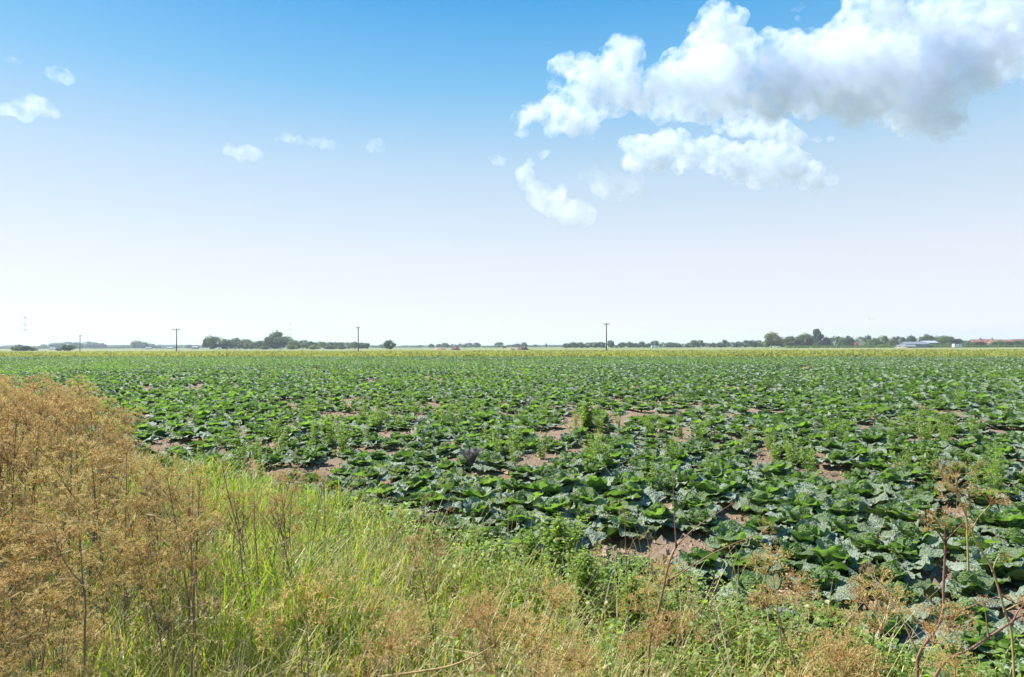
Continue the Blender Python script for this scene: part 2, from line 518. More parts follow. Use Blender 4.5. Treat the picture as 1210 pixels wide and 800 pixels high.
def build_cabbages():
    mat = cabbage_mat()
    spots = cabbage_spots()
    spots.sort(key=lambda p: math.hypot(p[1], p[2]) + (0 if abs(p[1]) < .76 * p[2] + .1 else 6))
    near, rest = spots[:300], spots[300:]
    protos = []
    for i in range(14):
        ro, he = cabbage_parts(100 + i, 0)
        protos.append((ro.mesh('cabbage_rosette'), he.mesh('cabbage_heart')))
    rows = {}
    for p in near: rows.setdefault(p[0], []).append(p)
    rng = np.random.default_rng(21)
    first = {}
    for k, lst in rows.items():
        lst.sort(key=lambda p: -p[1])
        for i, (_k, x, y, s) in enumerate(lst):
            v = int(rng.integers(len(protos)))
            z = float(ground_z(np.array(x), np.array(y)))
            look = 'big blue-green savoy' if s > 1.06 else 'small savoy' if s < .84 else 'blue-green savoy'
            lab = f'{look} cabbage, {ordinal(i)} from the right in the {ordinal(k)} row from the verge'
            rz = float(rng.uniform(0, 6.28))
            if v not in first:
                t = thing('savoy_cabbage', lab, 'cabbage', (x, y, z - .01), rz, 'savoy cabbages nearest the verge', (s, s, s * .76))
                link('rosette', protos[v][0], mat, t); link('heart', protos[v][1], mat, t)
                first[v] = t
            else:
                copy_thing(first[v], (x, y, z - .01), rz, (s, s, s * .76), lab)
    # everything farther out: one crop
    lods = {1: [], 2: [], 3: []}
    for lv in lods:
        for i in range(10 if lv < 3 else 12):
            ro, he = cabbage_parts(300 + 20 * lv + i, lv)
            m = MB()
            for q in (ro, he):
                v, f4, f3, at, *_ = q.arrays(); m.add(v, f4, f3, **at)
            lods[lv].append(m.arrays()[:4])
    big = MB()
    px = np.array([p[1] for p in rest]); py = np.array([p[2] for p in rest]); ps = np.array([p[3] for p in rest])
    d = np.hypot(px, py)
    pz = ground_z(px, py)
    band = np.where(d < 24, 1, np.where(d < 52, 2, 3))
    pick = rng.integers(0, 1000, len(px)); rot = rng.uniform(0, 6.28, len(px))
    fieldtint = vnoise(px, py, .06, 31) * .18 + vnoise(px, py, .4, 32) * .18
    for lv, vs in lods.items():
        for i, (v, f4, f3, at) in enumerate(vs):
            sel = np.nonzero((band == lv) & (pick % len(vs) == i))[0]
            if not len(sel): continue
            c, s = np.cos(rot[sel])[:, None], np.sin(rot[sel])[:, None]; sc = ps[sel][:, None]
            P = np.stack([(v[None, :, 0] * c - v[None, :, 1] * s) * sc + px[sel][:, None],
                          (v[None, :, 0] * s + v[None, :, 1] * c) * sc + py[sel][:, None],
                          v[None, :, 2] * sc * .76 + pz[sel][:, None] - .01], -1)
            nv_ = len(v); off = (np.arange(len(sel)) * nv_)[:, None, None]
            F4 = (f4[None] + off).reshape(-1, 4); F3 = (f3[None] + off).reshape(-1, 3) if len(f3) else None
            tt = np.clip(at['tint'][None, :] + fieldtint[sel][:, None], 0, .95).ravel()
            big.add(P.reshape(-1, 3), F4, F3, lu=np.tile(at['lu'], len(sel)), lv=np.tile(at['lv'], len(sel)), tint=tt)
    # crumbs of soil and fallen leaf scraps on the open ground
    n = 42000; q = np.random.default_rng(99)
    yy = 3 + 30 * q.uniform(0, 1, n) ** 1.6; xx = q.uniform(-.8, .8, n) * yy
    m = xx * ND[0] + yy * ND[1] > C0 - .1; xx, yy = xx[m], yy[m]; n = len(xx)
    s = (q.gamma(1.6, .009, n) + .004)[:, None, None]
    oct_ = np.array([(1, 0, 0), (0, 1, 0), (-1, 0, 0), (0, -1, 0), (0, 0, .8), (0, 0, -.8)], float)
    V = oct_[None] * q.uniform(.6, 1.4, (n, 6, 1)) * s + q.normal(0, .15, (n, 6, 3)) * s + np.stack([xx, yy, ground_z(xx, yy) + .003], -1)[:, None, :]
    tri = np.array([(0, 1, 4), (1, 2, 4), (2, 3, 4), (3, 0, 4), (1, 0, 5), (2, 1, 5), (3, 2, 5), (0, 3, 5)])
    cm = MB(); cm.add(V.reshape(-1, 3), None, (tri[None] + (np.arange(n) * 6)[:, None, None]).reshape(-1, 3))
    tag(link('soil_crumbs', cm.mesh('soil_crumbs', False), simple_mat('soil_crumb', (.32, .23, .155), .95, .1, .4, 1.5)), 'loose crumbs of dry brown soil between the cabbages', 'soil', kind='stuff')
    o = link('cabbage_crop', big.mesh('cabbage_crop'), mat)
    tag(o, 'dense savoy cabbage crop filling the field out to the yellow strip', 'cabbages', kind='stuff')
    print('cabbages', len(spots), 'crop verts', big.n)
    return near

# ------------------------------------------------------------------ trees
def foliage_mat(name, dark, light, trans):
    k = NT(name); o = k.obj()
    c = k.mix(k.attr('tint'), dark, light)
    n = k.noise(.35, 3, .5, o)
    c = k.mix(k.rng(n, .35, .7, 0, .5), c, tuple(x * .72 for x in dark))
    c = k.mix(k.math('MULTIPLY', k.rand(), .4), c, tuple((a + b) * .45 for a, b in zip(dark, light)))
    return k.leaf(k.principled(c, .6, .3), trans, .32)


def crown_mesh(name, seed, shape):
    """Leaf clumps spread through overlapping lobes; a unit crown about 1 high standing on z = 0."""
    rng = np.random.default_rng(seed); mb = MB()
    lobes = []
    if shape == 'round':
        lobes.append((0, 0, .52, .40, .44))
        for i in range(11):
            a, h = rng.uniform(0, 6.28), rng.uniform(.15, .9)
            rr = .36 * math.sin(math.pi * min(.95, h * .85 + .12)); lobes.append((rr * math.cos(a), rr * math.sin(a), h * .9, rng.uniform(.13, .22), rng.uniform(.10, .18)))
    elif shape == 'tall':
        lobes.append((0, 0, .5, .24, .46))
        for i in range(12):
            a, h = rng.uniform(0, 6.28), rng.uniform(.1, .95)
            rr = .22 * math.sin(math.pi * min(.95, h * .85 + .1)); lobes.append((rr * math.cos(a), rr * math.sin(a), h * .94, rng.uniform(.09, .15), rng.uniform(.09, .15)))
    elif shape == 'broad':
        lobes.append((0, 0, .45, .6, .42))
        for i in range(15):
            a, h = rng.uniform(0, 6.28), rng.uniform(.12, .85)
            rr = .62 * math.sin(math.pi * min(.95, h * .8 + .18)); lobes.append((rr * math.cos(a), rr * math.sin(a), h * .9, rng.uniform(.15, .26), rng.uniform(.11, .2)))
    elif shape == 'bush':
        for i in range(11):
            a, q = rng.uniform(0, 6.28), rng.uniform(0, .5)
            lobes.append((q * 1.2 * math.cos(a), q * math.sin(a), rng.uniform(.25, .68 - q * .3), rng.uniform(.25, .36), rng.uniform(.22, .34)))
    per = 5600 // len(lobes)
    for j, (cx, cy, cz, rh, rv) in enumerate(lobes):
        n = per * (3 if j == 0 and shape != 'bush' else 1)
        d = rng.normal(size=(n, 3)); d /= np.linalg.norm(d, axis=1)[:, None]
        q = rng.uniform(.55, 1.0, n) ** .6
        q *= 1 + .16 * np.sin(d[:, 0] * 7 + j) * np.sin(d[:, 1] * 8 + 2 * j) + .1 * np.sin(d[:, 2] * 13 + j)
        p = np.stack([cx + d[:, 0] * rh * q, cy + d[:, 1] * rh * q, np.maximum(.02, cz + d[:, 2] * rv * q)], -1)
        sz = rng.uniform(.018, .040, n) * (1 if shape != 'bush' else 1.4)
        nd = d + rng.normal(0, .55, (n, 3)) + np.array((0, 0, .25)); nd /= np.linalg.norm(nd, axis=1)[:, None]
        a = np.cross(nd, rng.normal(size=(n, 3))); a /= np.linalg.norm(a, axis=1)[:, None]; b = np.cross(nd, a)
        el = rng.uniform(.6, 1.0, n)
        A, B = a * sz[:, None], b * (sz * el)[:, None]
        V = np.stack([p - A, p - B * .8, p + A, p + B], 1).reshape(-1, 3)
        lt = rng.uniform(0, 1) * .6
        tint = np.repeat(np.clip(lt + rng.normal(0, .18, n), 0, 1), 4)
        mb.add(V, np.arange(4 * n).reshape(-1, 4), None, tint=tint)
    me = mb.mesh(name, smooth=False)
    c = np.empty(len(me.vertices) * 3, np.float32); me.vertices.foreach_get('co', c); c = c.reshape(-1, 3)
    c[:, 2] -= np.percentile(c[:, 2], .2); c[:, 2] /= np.percentile(c[:, 2], 99.7)
    for a in (0, 1):
        c[:, a] -= (np.percentile(c[:, a], 1) + np.percentile(c[:, a], 99)) / 2; c[:, a] /= np.percentile(np.abs(c[:, a]), 99) * 2
    me.vertices.foreach_set('co', c.ravel()); me.update()
    return me


def trunk_mesh(name, seed, h=.5):
    rng = np.random.default_rng(seed); mb = MB()
    tube(mb, [(0, 0, -.04), (.004, 0, .1), (-.006, .005, h * .6), (.01, 0, h)], [.034, .024, .017, .007], 8)
    for i in range(6):
        a = rng.uniform(0, 6.28); z = rng.uniform(.16, h * .8)
        e = np.array((math.cos(a), math.sin(a), 1.1)) * rng.uniform(.12, .26)
        tube(mb, [(0, 0, z), e * .5 + (0, 0, z), e * (1, 1, .9) + (0, 0, z)], [.011, .008, .004], 5)
    return mb.mesh(name)


def build_trees():
    G = foliage_mat('leaves_green', (.075, .135, .036), (.19, .25, .06), (.28, .42, .07))
    Dk = foliage_mat('leaves_dark', (.052, .098, .044), (.12, .17, .06), (.17, .27, .06))
    Y = foliage_mat('leaves_yellow_green', (.13, .17, .02), (.27, .29, .04), (.38, .42, .05))
    O = foliage_mat('leaves_olive', (.085, .115, .038), (.18, .195, .06), (.24, .29, .06))
    Br = foliage_mat('leaves_purple_brown', (.045, .030, .022), (.095, .062, .042), (.10, .06, .03))
    bark = simple_mat('bark', (.10, .08, .06), .9, .1, .3, 4)
    shapes = {'round': [], 'tall': [], 'broad': [], 'bush': []}
    for si, sh in enumerate(shapes):
        for i in range(4): shapes[sh].append(crown_mesh('crown_' + sh, 500 + 10 * si + i, sh))
    trunks = [trunk_mesh('trunk', 600 + i) for i in range(4)]
    mats = {'G': (G, 'mid green'), 'D': (Dk, 'dark green'), 'Y': (Y, 'yellow-green'), 'O': (O, 'olive green'), 'B': (Br, 'purple-brown')}
    cache = {}

    def crown_of(sh, i, mk):
        key = (sh, i, mk)
        if key not in cache:
            me = shapes[sh][i].copy(); me.materials.clear(); me.materials.append(mats[mk][0]); cache[key] = me
        return cache[key]
    rng = random.Random(5)
    count = {}

    def tree(px, top, wpx, d, sh, mk, label, group, base=None, name='tree'):
        """photo column px, photo row of the top, width in photo pixels, distance."""
        p = ray_at(px, top, d); h = p[2] + .1; wd = wpx * d / F
        i = rng.randrange(4)
        t = thing(name, label, 'tree' if name == 'tree' else 'bush', (p[0], d, -.05), rng.uniform(0, 6.28), group)
        sc = wd * 1.08
        small = h * F / d < 9
        lift = 0 if sh == 'bush' else .07 * h
        c = link('crown', crown_of(sh, i, mk), None, t)
        c.scale = (sc, sc, h - lift); c.location = (0, 0, lift)
        if not (sh == 'bush'):
            k = link('trunk', trunks[i], bark, t); s2 = h; k.scale = (s2 * .9, s2 * .9, s2)
        return t

    # ---- the wood on the left, standing beyond the straw strip
    gw = 'trees of the wood behind the straw strip'
    wood = [(249, 397, 15, 560, 'round', 'G'), (259, 398, 15, 575, 'broad', 'G'), (268, 401, 18, 560, 'round', 'D'), (278, 399.5, 17, 580, 'round', 'G'),
            (289, 401, 16, 570, 'round', 'O'), (297, 402, 15, 560, 'broad', 'G'), (306, 403, 15, 575, 'round', 'D'), (314, 401, 14, 585, 'round', 'G'),
            (325, 392, 16, 565, 'tall', 'G'), (320, 398, 14, 560, 'round', 'O'), (331, 398, 15, 558, 'round', 'D'), (340, 397.5, 14, 575, 'round', 'G'),
            (348, 402, 16, 565, 'round', 'G'), (358, 402, 16, 590, 'broad', 'O'), (367, 403.5, 15, 570, 'round', 'D'), (377, 403.5, 16, 590, 'broad', 'G'),
            (387, 404, 15, 600, 'broad', 'G'), (397, 404.5, 16, 610, 'round', 'D'), (408, 404, 17, 620, 'broad', 'G'), (419, 404, 15, 640, 'round', 'G'), (428, 405, 13, 650, 'round', 'D'),
            (433, 405.5, 8, 650, 'tall', 'G')]
    for i, (x, t, w, d, s, m) in enumerate(wood):
        special = {8: 'tallest domed tree of the wood behind the straw strip', 0: 'tall green tree at the open end of the wood by the crossarm pole'}.get(i)
        tree(x, t, w, d, s, m, special or f'{mats[m][1]} tree, {ordinal(i)} from the open end of the wood', gw)
    for i, (x, t, w, d, m) in enumerate([(345, 407, 12, 545, 'Y'), (313, 409, 10, 548, 'O'), (372, 407.5, 12, 550, 'Y'), (391, 408, 13, 555, 'O'), (404, 409, 10, 560, 'D')]):
        tree(x, t, w, d, 'bush', m, f'low {mats[m][1]} bush at the foot of the wood, {ordinal(i)} of its kind', 'bushes at the foot of the wood', name='bush')
    # ---- far blue hedgerow on the left
    gl = 'far hazy trees on the left horizon'
    far = [(-14, 410, 24, 1350, 'broad', 'D'), (6, 409.5, 22, 1350, 'broad', 'D'), (42, 409, 18, 1300, 'broad', 'D'), (56, 407, 18, 1280, 'broad', 'D'), (67, 405, 16, 1250, 'round', 'D'), (77, 404, 17, 1250, 'broad', 'D'), (92, 404.5, 11, 1300, 'round', 'D'),
           (102, 403.5, 14, 1280, 'broad', 'D'), (112, 404.5, 13, 1260, 'round', 'D'), (120, 405.5, 10, 1300, 'round', 'D'), (131, 408.5, 14, 1350, 'broad', 'G'), (146, 408, 14, 1350, 'broad', 'D'),
           (161, 402.5, 11, 1150, 'round', 'D'), (168, 403.5, 12, 1150, 'broad', 'D'), (176, 406, 14, 1160, 'broad', 'D'), (185, 408, 10, 1200, 'broad', 'D'), (195, 410, 12, 1300, 'broad', 'B'), (207, 410, 12, 1300, 'broad', 'D'),
           (224, 407.5, 8, 1200, 'round', 'D'), (231, 407.8, 9, 1200, 'broad', 'D')]
    for i, (x, t, w, d, s, m) in enumerate(far):
        if w < 0: continue
        tree(x, t, w, d, s, m, f'far hazy {mats[m][1]} tree, {ordinal(i)} from the left along the blue skyline', gl)
    # ---- near bushes and the single round tree
    tree(20, 407.5, 12, 420, 'bush', 'D', 'wide dark field bush on the yellow strip under the striped mast', None, name='bush')
    tree(29, 408.5, 12, 420, 'bush', 'D', 'lower dark bush joined to the wide field bush', None, name='bush')
    tree(40, 410.5, 8, 425, 'bush', 'O', 'small olive bush beside the pair of dark field bushes', None, name='bush')
    tree(80, 407.2, 13, 420, 'bush', 'D', 'round dark bush just left of the farthest pole', None, name='bush')
    tree(70, 411, 7, 425, 'bush', 'D', 'low dark scrub beside the round bush near the farthest pole', None, name='bush')
    tree(460.5, 401.8, 12.5, 430, 'round', 'O', 'single round olive tree standing alone in the open field', None)
    tree(452, 406, 8, 900, 'broad', 'D', 'hazy tree just behind the single round tree', None)
    # ---- far middle trees
    gm = 'small hazy trees on the middle horizon'
    mid = [(443, 408, 12, 1300, 'broad', 'D'), (478, 409, 8, 1350, 'broad', 'D'), (487, 408.8, 6, 1350, 'round', 'D'), (493, 408.8, 6, 1350, 'round', 'D'), (497, 407.6, 4, 1350, 'tall', 'D'),
           (509.5, 406.2, 6.5, 1000, 'round', 'D'), (518.5, 406.5, 6, 1050, 'tall', 'D'), (526.5, 405.2, 8.5, 950, 'round', 'D'), (536, 406.5, 11, 1000, 'broad', 'D'), (546, 406, 11, 1000, 'broad', 'D'),
           (554, 405, 11, 1000, 'broad', 'D'), (563, 404.8, 9, 980, 'round', 'D'), (574, 408.3, 10, 1100, 'broad', 'G'), (582, 408.6, 9, 1100, 'broad', 'G'), (590, 404.2, 11, 950, 'broad', 'D'), (596, 409, 5, 800, 'bush', 'D'),
           (604, 407, 11, 1000, 'broad', 'D'), (611, 406, 9, 1000, 'round', 'D'), (619, 404.5, 8, 950, 'round', 'D'), (632, 407.2, 6, 1200, 'tall', 'G'), (645.5, 405.6, 2.2, 1000, 'tall', 'D'), (652, 408.5, 9, 1200, 'broad', 'G'), (660, 408.5, 8, 1200, 'broad', 'G'), (640, 409, 10, 1250, 'broad', 'G'), (625, 408.6, 10, 1250, 'broad', 'G')]
    for i, (x, t, w, d, s, m) in enumerate(mid):
        lab = 'thin spire-like conifer alone on the middle horizon' if w < 3 else f'small hazy {mats[m][1]} tree, {ordinal(i)} from the left along the middle horizon'
        tree(x, t, w, d, s, m, lab, gm)
    # ---- hedgerow behind the nearest pole
    gh = 'hedgerow trees behind the tallest pole'
    hed = [(670, 405.5, 10, 640, 'round', 'D'), (678, 404.2, 11, 640, 'broad', 'G'), (686, 404.2, 9, 640, 'round', 'G'), (694, 404.8, 10, 640, 'broad', 'O'), (702, 404.2, 9, 640, 'round', 'G'),
           (710, 404, 10, 640, 'round', 'D'), (721.5, 402, 7, 640, 'round', 'D'), (728, 407.5, 9, 650, 'broad', 'D'), (736, 404.5, 10, 640, 'round', 'G'), (744, 404, 10, 640, 'round', 'G'),
           (752, 405.5, 8, 640, 'round', 'D'), (758.5, 403.4, 8, 640, 'round', 'G'), (766, 405.5, 8, 640, 'round', 'D'), (774, 402.4, 9, 650, 'round', 'D'), (784, 404.5, 11, 640, 'broad', 'G'),
           (792, 404.3, 10, 640, 'round', 'G'), (800, 405.2, 10, 640, 'round', 'G'), (808, 406, 10, 640, 'broad', 'D'), (815, 405, 9, 650, 'round', 'D'), (820, 401.8, 9, 640, 'round', 'G'),
           (826.5, 402, 8, 640, 'round', 'Y'), (835, 405, 10, 640, 'broad', 'O'), (844, 405, 10, 640, 'round', 'O'), (852, 404.2, 9, 630, 'round', 'D'), (857, 401.8, 6, 650, 'tall', 'B'), (864, 404, 11, 620, 'broad', 'D'),
           (873, 403.5, 11, 620, 'round', 'G'), (881, 402, 10, 610, 'round', 'D'), (889, 402, 10, 600, 'round', 'D'), (897, 402, 10, 600, 'broad', 'G'), (905, 403, 10, 590, 'round', 'D')]
    for i, (x, t, w, d, s, m) in enumerate(hed):
        tree(x, t, w, d, s, m, f'{mats[m][1]} tree, {ordinal(i)} from the left in the hedgerow behind the tallest pole', gh)
    # ---- farmstead trees
    gf = 'trees round the farmstead'
    farm = [(911.5, 392.5, 17, 545, 'round', 'Y', 'bright yellow-green domed tree rising over the hedgerow'), (920, 397.5, 14, 540, 'round', 'O', None), (934.5, 397.5, 18, 500, 'round', 'O', 'rounded olive tree right of the bright yellow-green tree'),
            (951, 394, 17, 520, 'round', 'G', None), (948, 405, 12, 495, 'bush', 'B', None), (959, 398, 11, 515, 'round', 'B', None), (966.5, 389, 10.5, 510, 'tall', 'D', 'tallest dark tree of the farmstead with a narrow crown'), (966, 403, 9, 500, 'bush', 'D', None),
            (976.5, 398.2, 9, 505, 'round', 'B', 'purple-brown round tree beside the tallest dark tree'), (987, 397, 12, 510, 'broad', 'D', None), (996, 398.5, 10, 500, 'round', 'G', None), (1003.5, 397, 11, 515, 'round', 'D', None), (1010, 403, 11, 520, 'round', 'O', None),
            (1015, 398, 13, 545, 'broad', 'G', None), (1026, 396, 9, 545, 'round', 'D', None), (1033, 399.5, 14, 480, 'round', 'G', None), (1028, 405, 12, 476, 'bush', 'G', None), (1043, 396.5, 12, 520, 'broad', 'G', None), (1054, 398, 13, 520, 'broad', 'O', None),
            (1055, 402, 12, 480, 'bush', 'O', None), (1042, 406.5, 9, 472, 'bush', 'Y', None), (1064, 397.5, 12, 530, 'broad', 'D', None), (1077, 396.5, 11, 530, 'round', 'D', None), (1086, 398, 11, 550, 'broad', 'G', None), (1096, 395, 14, 545, 'broad', 'D', None),
            (1106, 397.5, 11, 540, 'round', 'D', None), (1115, 396.8, 13, 530, 'round', 'G', None), (1123, 398, 12, 530, 'round', 'D', None), (1110, 405, 14, 480, 'bush', 'O', None), (1120, 405, 12, 485, 'bush', 'G', None), (1102, 406.5, 10, 476, 'bush', 'G', None),
            (1132.5, 400.5, 10, 530, 'round', 'B', None), (1140, 403, 9, 520, 'bush', 'D', None), (1147, 403.6, 11, 474, 'round', 'O', None), (1157, 403.9, 11, 474, 'bush', 'B', None), (1167, 403.2, 6, 500, 'round', 'B', None), (1172, 404, 10, 474, 'bush', 'O', None),
            (1181, 402.2, 14, 474, 'round', 'G', None), (1191, 403.5, 10, 474, 'bush', 'B', None), (1199, 402.3, 9, 478, 'round', 'D', None), (1208, 402.4, 10, 478, 'round', 'D', None), (1218, 402, 13, 490, 'round', 'D', None), (1232, 402, 14, 490, 'round', 'G', None)]
    for i, (x, t, w, d, s, m, l) in enumerate(farm):
        b = s == 'bush'
        tree(x, t, w, d, s, m, l or f'{mats[m][1]} {"bush" if b else "tree"}, {ordinal(i)} from the left around the farmstead', gf, name='bush' if b else 'tree')
    # low clipped hedge strip in front of the farmstead
    mb = MB(); hr = np.random.default_rng(9)
    n = 5000; q = hr.uniform(0, 1, n); P = np.stack([np.array([ray_at(925 + 330 * t, 411, 468 - 60 * (t - .5) * 0)[0] for t in q]), 468 + hr.normal(0, .7, n), hr.uniform(.1, 1.75, n) ** .9], -1)
    nd = hr.normal(size=(n, 3)); nd /= np.linalg.norm(nd, axis=1)[:, None]; a = np.cross(nd, hr.normal(size=(n, 3))); a /= np.linalg.norm(a, axis=1)[:, None]; b = np.cross(nd, a); s = hr.uniform(.2, .45, n)[:, None]
    mb.add(np.stack([P - a * s, P - b * s, P + a * s, P + b * s], 1).reshape(-1, 3), np.arange(4 * n).reshape(-1, 4), tint=np.repeat(hr.uniform(0, .6, n), 4))
    tag(link('hedge', mb.mesh('hedge', False), G), 'long low dark green hedge in front of the farmstead', 'hedge')
    # far-off woods on the horizon that read as one mass
    for nm, x0, x1, top, d, lab in (('far_wood', -60, 250, 407.6, 1700, 'long hazy blue wood along the left horizon'), ('far_wood', 440, 690, 407.6, 1700, 'thin hazy blue wood along the middle horizon'), ('far_wood', 1120, 1290, 402.3, 1100, 'dark grey-blue wood behind the red-roofed houses')):
        mb = MB(); n = 14000
        q = hr.uniform(0, 1, n); xs = np.array([ray_at(x0 + (x1 - x0) * t, 408, d)[0] for t in q]); hh = ray_at((x0 + x1) / 2, top, d)[2]
        prof = hh * (.75 + .25 * vnoise(xs, xs * 0, .03, 3) + .12 * vnoise(xs, xs * 0, .11, 4))
        P = np.stack([xs, d + hr.normal(0, 8, n), prof * hr.uniform(0, 1, n) ** .7], -1)
        nd = hr.normal(size=(n, 3)); nd /= np.linalg.norm(nd, axis=1)[:, None]; a = np.cross(nd, hr.normal(size=(n, 3))); a /= np.linalg.norm(a, axis=1)[:, None]; b = np.cross(nd, a); s = hr.uniform(.6, 1.5, n)[:, None]
        mb.add(np.stack([P - a * s, P - b * s, P + a * s, P + b * s], 1).reshape(-1, 3), np.arange(4 * n).reshape(-1, 4), tint=np.repeat(hr.uniform(0, .5, n), 4))
        tag(link(nm, mb.mesh(nm, False), Dk), lab, 'wood', kind='stuff')


# ------------------------------------------------------------------ poles, masts, birds, buildings
def build_structures():
    wood = simple_mat('pole_wood', (.13, .105, .085), .85, .2, .3, 6)
    steel = simple_mat('galvanised_steel', (.30, .31, .32), .5, .5, .15, 8)
    porc = simple_mat('porcelain', (.22, .15, .11), .3, .5, .1, 20)
    gp = 'wooden utility poles in the crop beyond the field'

    def pole(px, top, d, arm, label, rz):
        p = ray_at(px, top, d); h = p[2]
        t = thing('utility_pole', label, 'utility pole', (p[0], d, 0), rz, gp)
        m = MB(); tube(m, [(0, 0, -.6), (0, 0, h * .5), (0, 0, h)], [.20, .175, .145], 12); link('pole', m.mesh('pole'), wood, t)
        m = MB(); box(m, (0, -.16, h - .18), (arm, .13, .16)); link('crossarm', m.mesh('crossarm', False), wood, t)
        for sx in (-1, 1):
            m = MB(); tube(m, [(sx * arm * .28, -.15, h - .24), (sx * .05, -.15, h - .85)], .022, 5); link('brace', m.mesh('brace'), steel, t)
        for x in (-arm * .46, 0, arm * .46):
            m = MB(); z = h - .1 if x else h
            tube(m, [(x, -.16, z), (x, -.16, z + .07), (x, -.16, z + .09), (x, -.16, z + .15), (x, -.16, z + .17), (x, -.16, z + .25)], [.02, .02, .075, .06, .085, .04], 10)
            link('insulator', m.mesh('insulator'), porc, t)
        m = MB(); box(m, (0, -.21, 1.9), (.18, .02, .22)); link('warning_plate', m.mesh('plate', False), steel, t)
    pole(716.5, 382.3, 205, 1.9, 'nearest and tallest wooden pole with a short crossarm, before the long hedgerow', R(4))
    pole(423.3, 386.6, 232, 1.9, 'wooden pole with a slanting crossarm beside the end of the wood', R(-30))
    pole(208.7, 388.7, 240, 3.0, 'wooden pole with a wide crossarm before the far blue trees', R(0))
    pole(94.6, 396.2, 330, 1.9, 'most distant wooden pole with an end-on crossarm, by the round dark bush', R(78))

    # two guyed masts, pale lattice with dark bands
    pale = simple_mat('mast_pale_steel', (.82, .83, .85), .6, .2, .03, 1)
    red = simple_mat('mast_red_band', (.28, .20, .20), .6, .3, .1, 2)

    def mast(px, top, marks, d, wpx, label):
        p = ray_at(px, top, d); h = p[2]; w = .45
        t = thing('radio_mast', label, 'radio mast', (p[0], d, 0), 0, 'radio masts on the horizon')
        m = MB()
        for a in range(3):
            c, s_ = math.cos(a * 2.094) * w, math.sin(a * 2.094) * w
            tube(m, [(c, s_, 0), (c, s_, h)], .035, 4)
        nz = int(h / 1.1)
        for i in range(nz):
            for a in range(3):
                z = i * h / nz
                tube(m, [(math.cos(a * 2.094) * w, math.sin(a * 2.094) * w, z), (math.cos((a + 1) * 2.094) * w, math.sin((a + 1) * 2.094) * w, z + h / nz)], .018, 3, cap=False)
        link('lattice', m.mesh('lattice', False), pale, t)
        for my, mw in marks:
            z = ray_at(px, my, d)[2]; m = MB(); r_ = mw * d / F / 2
            tube(m, [(0, 0, z - .45), (0, 0, z - .35), (0, 0, z + .35), (0, 0, z + .45)], [w * 1.1, r_, r_, w * 1.1], 12)
            link('antenna_ring', m.mesh('antenna_ring', False), red, t)
    mast(29.5, 372, [(375.3, 2.6), (383.3, 3.4), (389.8, 4.0)], 1050, 4, 'tall pale mast with three dark bands over the far blue trees')
    mast(343, 380, [(383.4, 2.0), (389.6, 2.2), (395.4, 2.2)], 1050, 2, 'pale mast with three dark bands rising behind the wood')

    feather = simple_mat('bird_feather', (.07, .07, .075), .8, .2, .2, 5)
    for px, py, span, up, lab in ((1027.3, 376.8, 1.25, .16, 'larger dark bird gliding above the farmstead'), (1031.6, 377.0, .8, .28, 'smaller dark bird trailing the larger one')):
        p = ray_at(px, py, 320)
        t = thing('bird', lab, 'bird', tuple(p), R(70)); t.rotation_euler = (0, 0, R(20))
        m = MB(); s = span
        tube(m, [(0, -.34 * s, 0), (0, -.27 * s, .01), (0, -.2 * s, .03), (0, 0, .02), (0, .18 * s, .01), (0, .32 * s, 0)], [.012 * s, .03 * s, .05 * s, .075 * s, .05 * s, .02 * s], 8)
        for sx in (-1, 1):
            L = np.array([(.04, -.14, .03), (.24, -.18, .03 + up * .7), (.5, -.02, .03 + up)]) * s; T = np.array([(.04, .12, .03), (.26, .06, .03 + up * .7), (.5, .03, .03 + up)]) * s
            V = np.concatenate([L, T]) * (sx, 1, 1); V2 = V + (0, 0, .012 * s)
            m.add(np.concatenate([V, V2]), [(0, 1, 4, 3), (1, 2, 5, 4), (6, 9, 10, 7), (7, 10, 11, 8), (0, 6, 7, 1), (1, 7, 8, 2), (3, 4, 10, 9), (4, 5, 11, 10), (2, 8, 11, 5)])
        V = np.array([(-.05, .3, 0), (.05, .3, 0), (.1, .46, 0), (-.1, .46, 0)]) * s; m.add(np.concatenate([V, V + (0, 0, .01)]), [(0, 1, 2, 3), (4, 7, 6, 5), (2, 6, 7, 3), (1, 5, 6, 2), (0, 3, 7, 4)])
        link('body', m.mesh('bird'), feather, t)

    brick = simple_mat('brick', (.36, .20, .14), .9, .15, .25, 1.2)
    tile = simple_mat('red_roof_tile', (.27, .14, .10), .85, .2, .3, .7)
    tile2 = simple_mat('orange_roof_tile', (.35, .20, .135), .85, .2, .25, .7)
    render_ = simple_mat('pale_render', (.70, .58, .46), .85, .2, .1, 1)
    white = simple_mat('white_paint', (.78, .79, .80), .5, .4, .05, 1)
    palegrey = simple_mat('pale_grey_cladding', (.36, .38, .42), .8, .2, .1, 1)
    sheet = simple_mat('grey_sheet_roof', (.19, .215, .24), .8, .2, .12, .5)
    dark = simple_mat('dark_glass', (.03, .035, .045), .12, .6, .1, 1)

    def gable(mb, w, dp, h, rh, over=.3):
        x, y = w / 2 + over, dp / 2 + over
        z0 = h - .12
        for th in (0,):
            v = np.array([(-x, -y, z0), (x, -y, z0), (x, 0, h + rh), (-x, 0, h + rh), (x, y, z0), (-x, y, z0)], float)
            v = np.concatenate([v, v + (0, 0, .18)])
            mb.add(v, [(0, 3, 2, 1), (3, 5, 4, 2), (6, 7, 8, 9), (9, 8, 10, 11), (0, 1, 7, 6), (4, 5, 11, 10), (1, 2, 8, 7), (2, 4, 10, 8), (3, 0, 6, 9), (5, 3, 9, 11)])

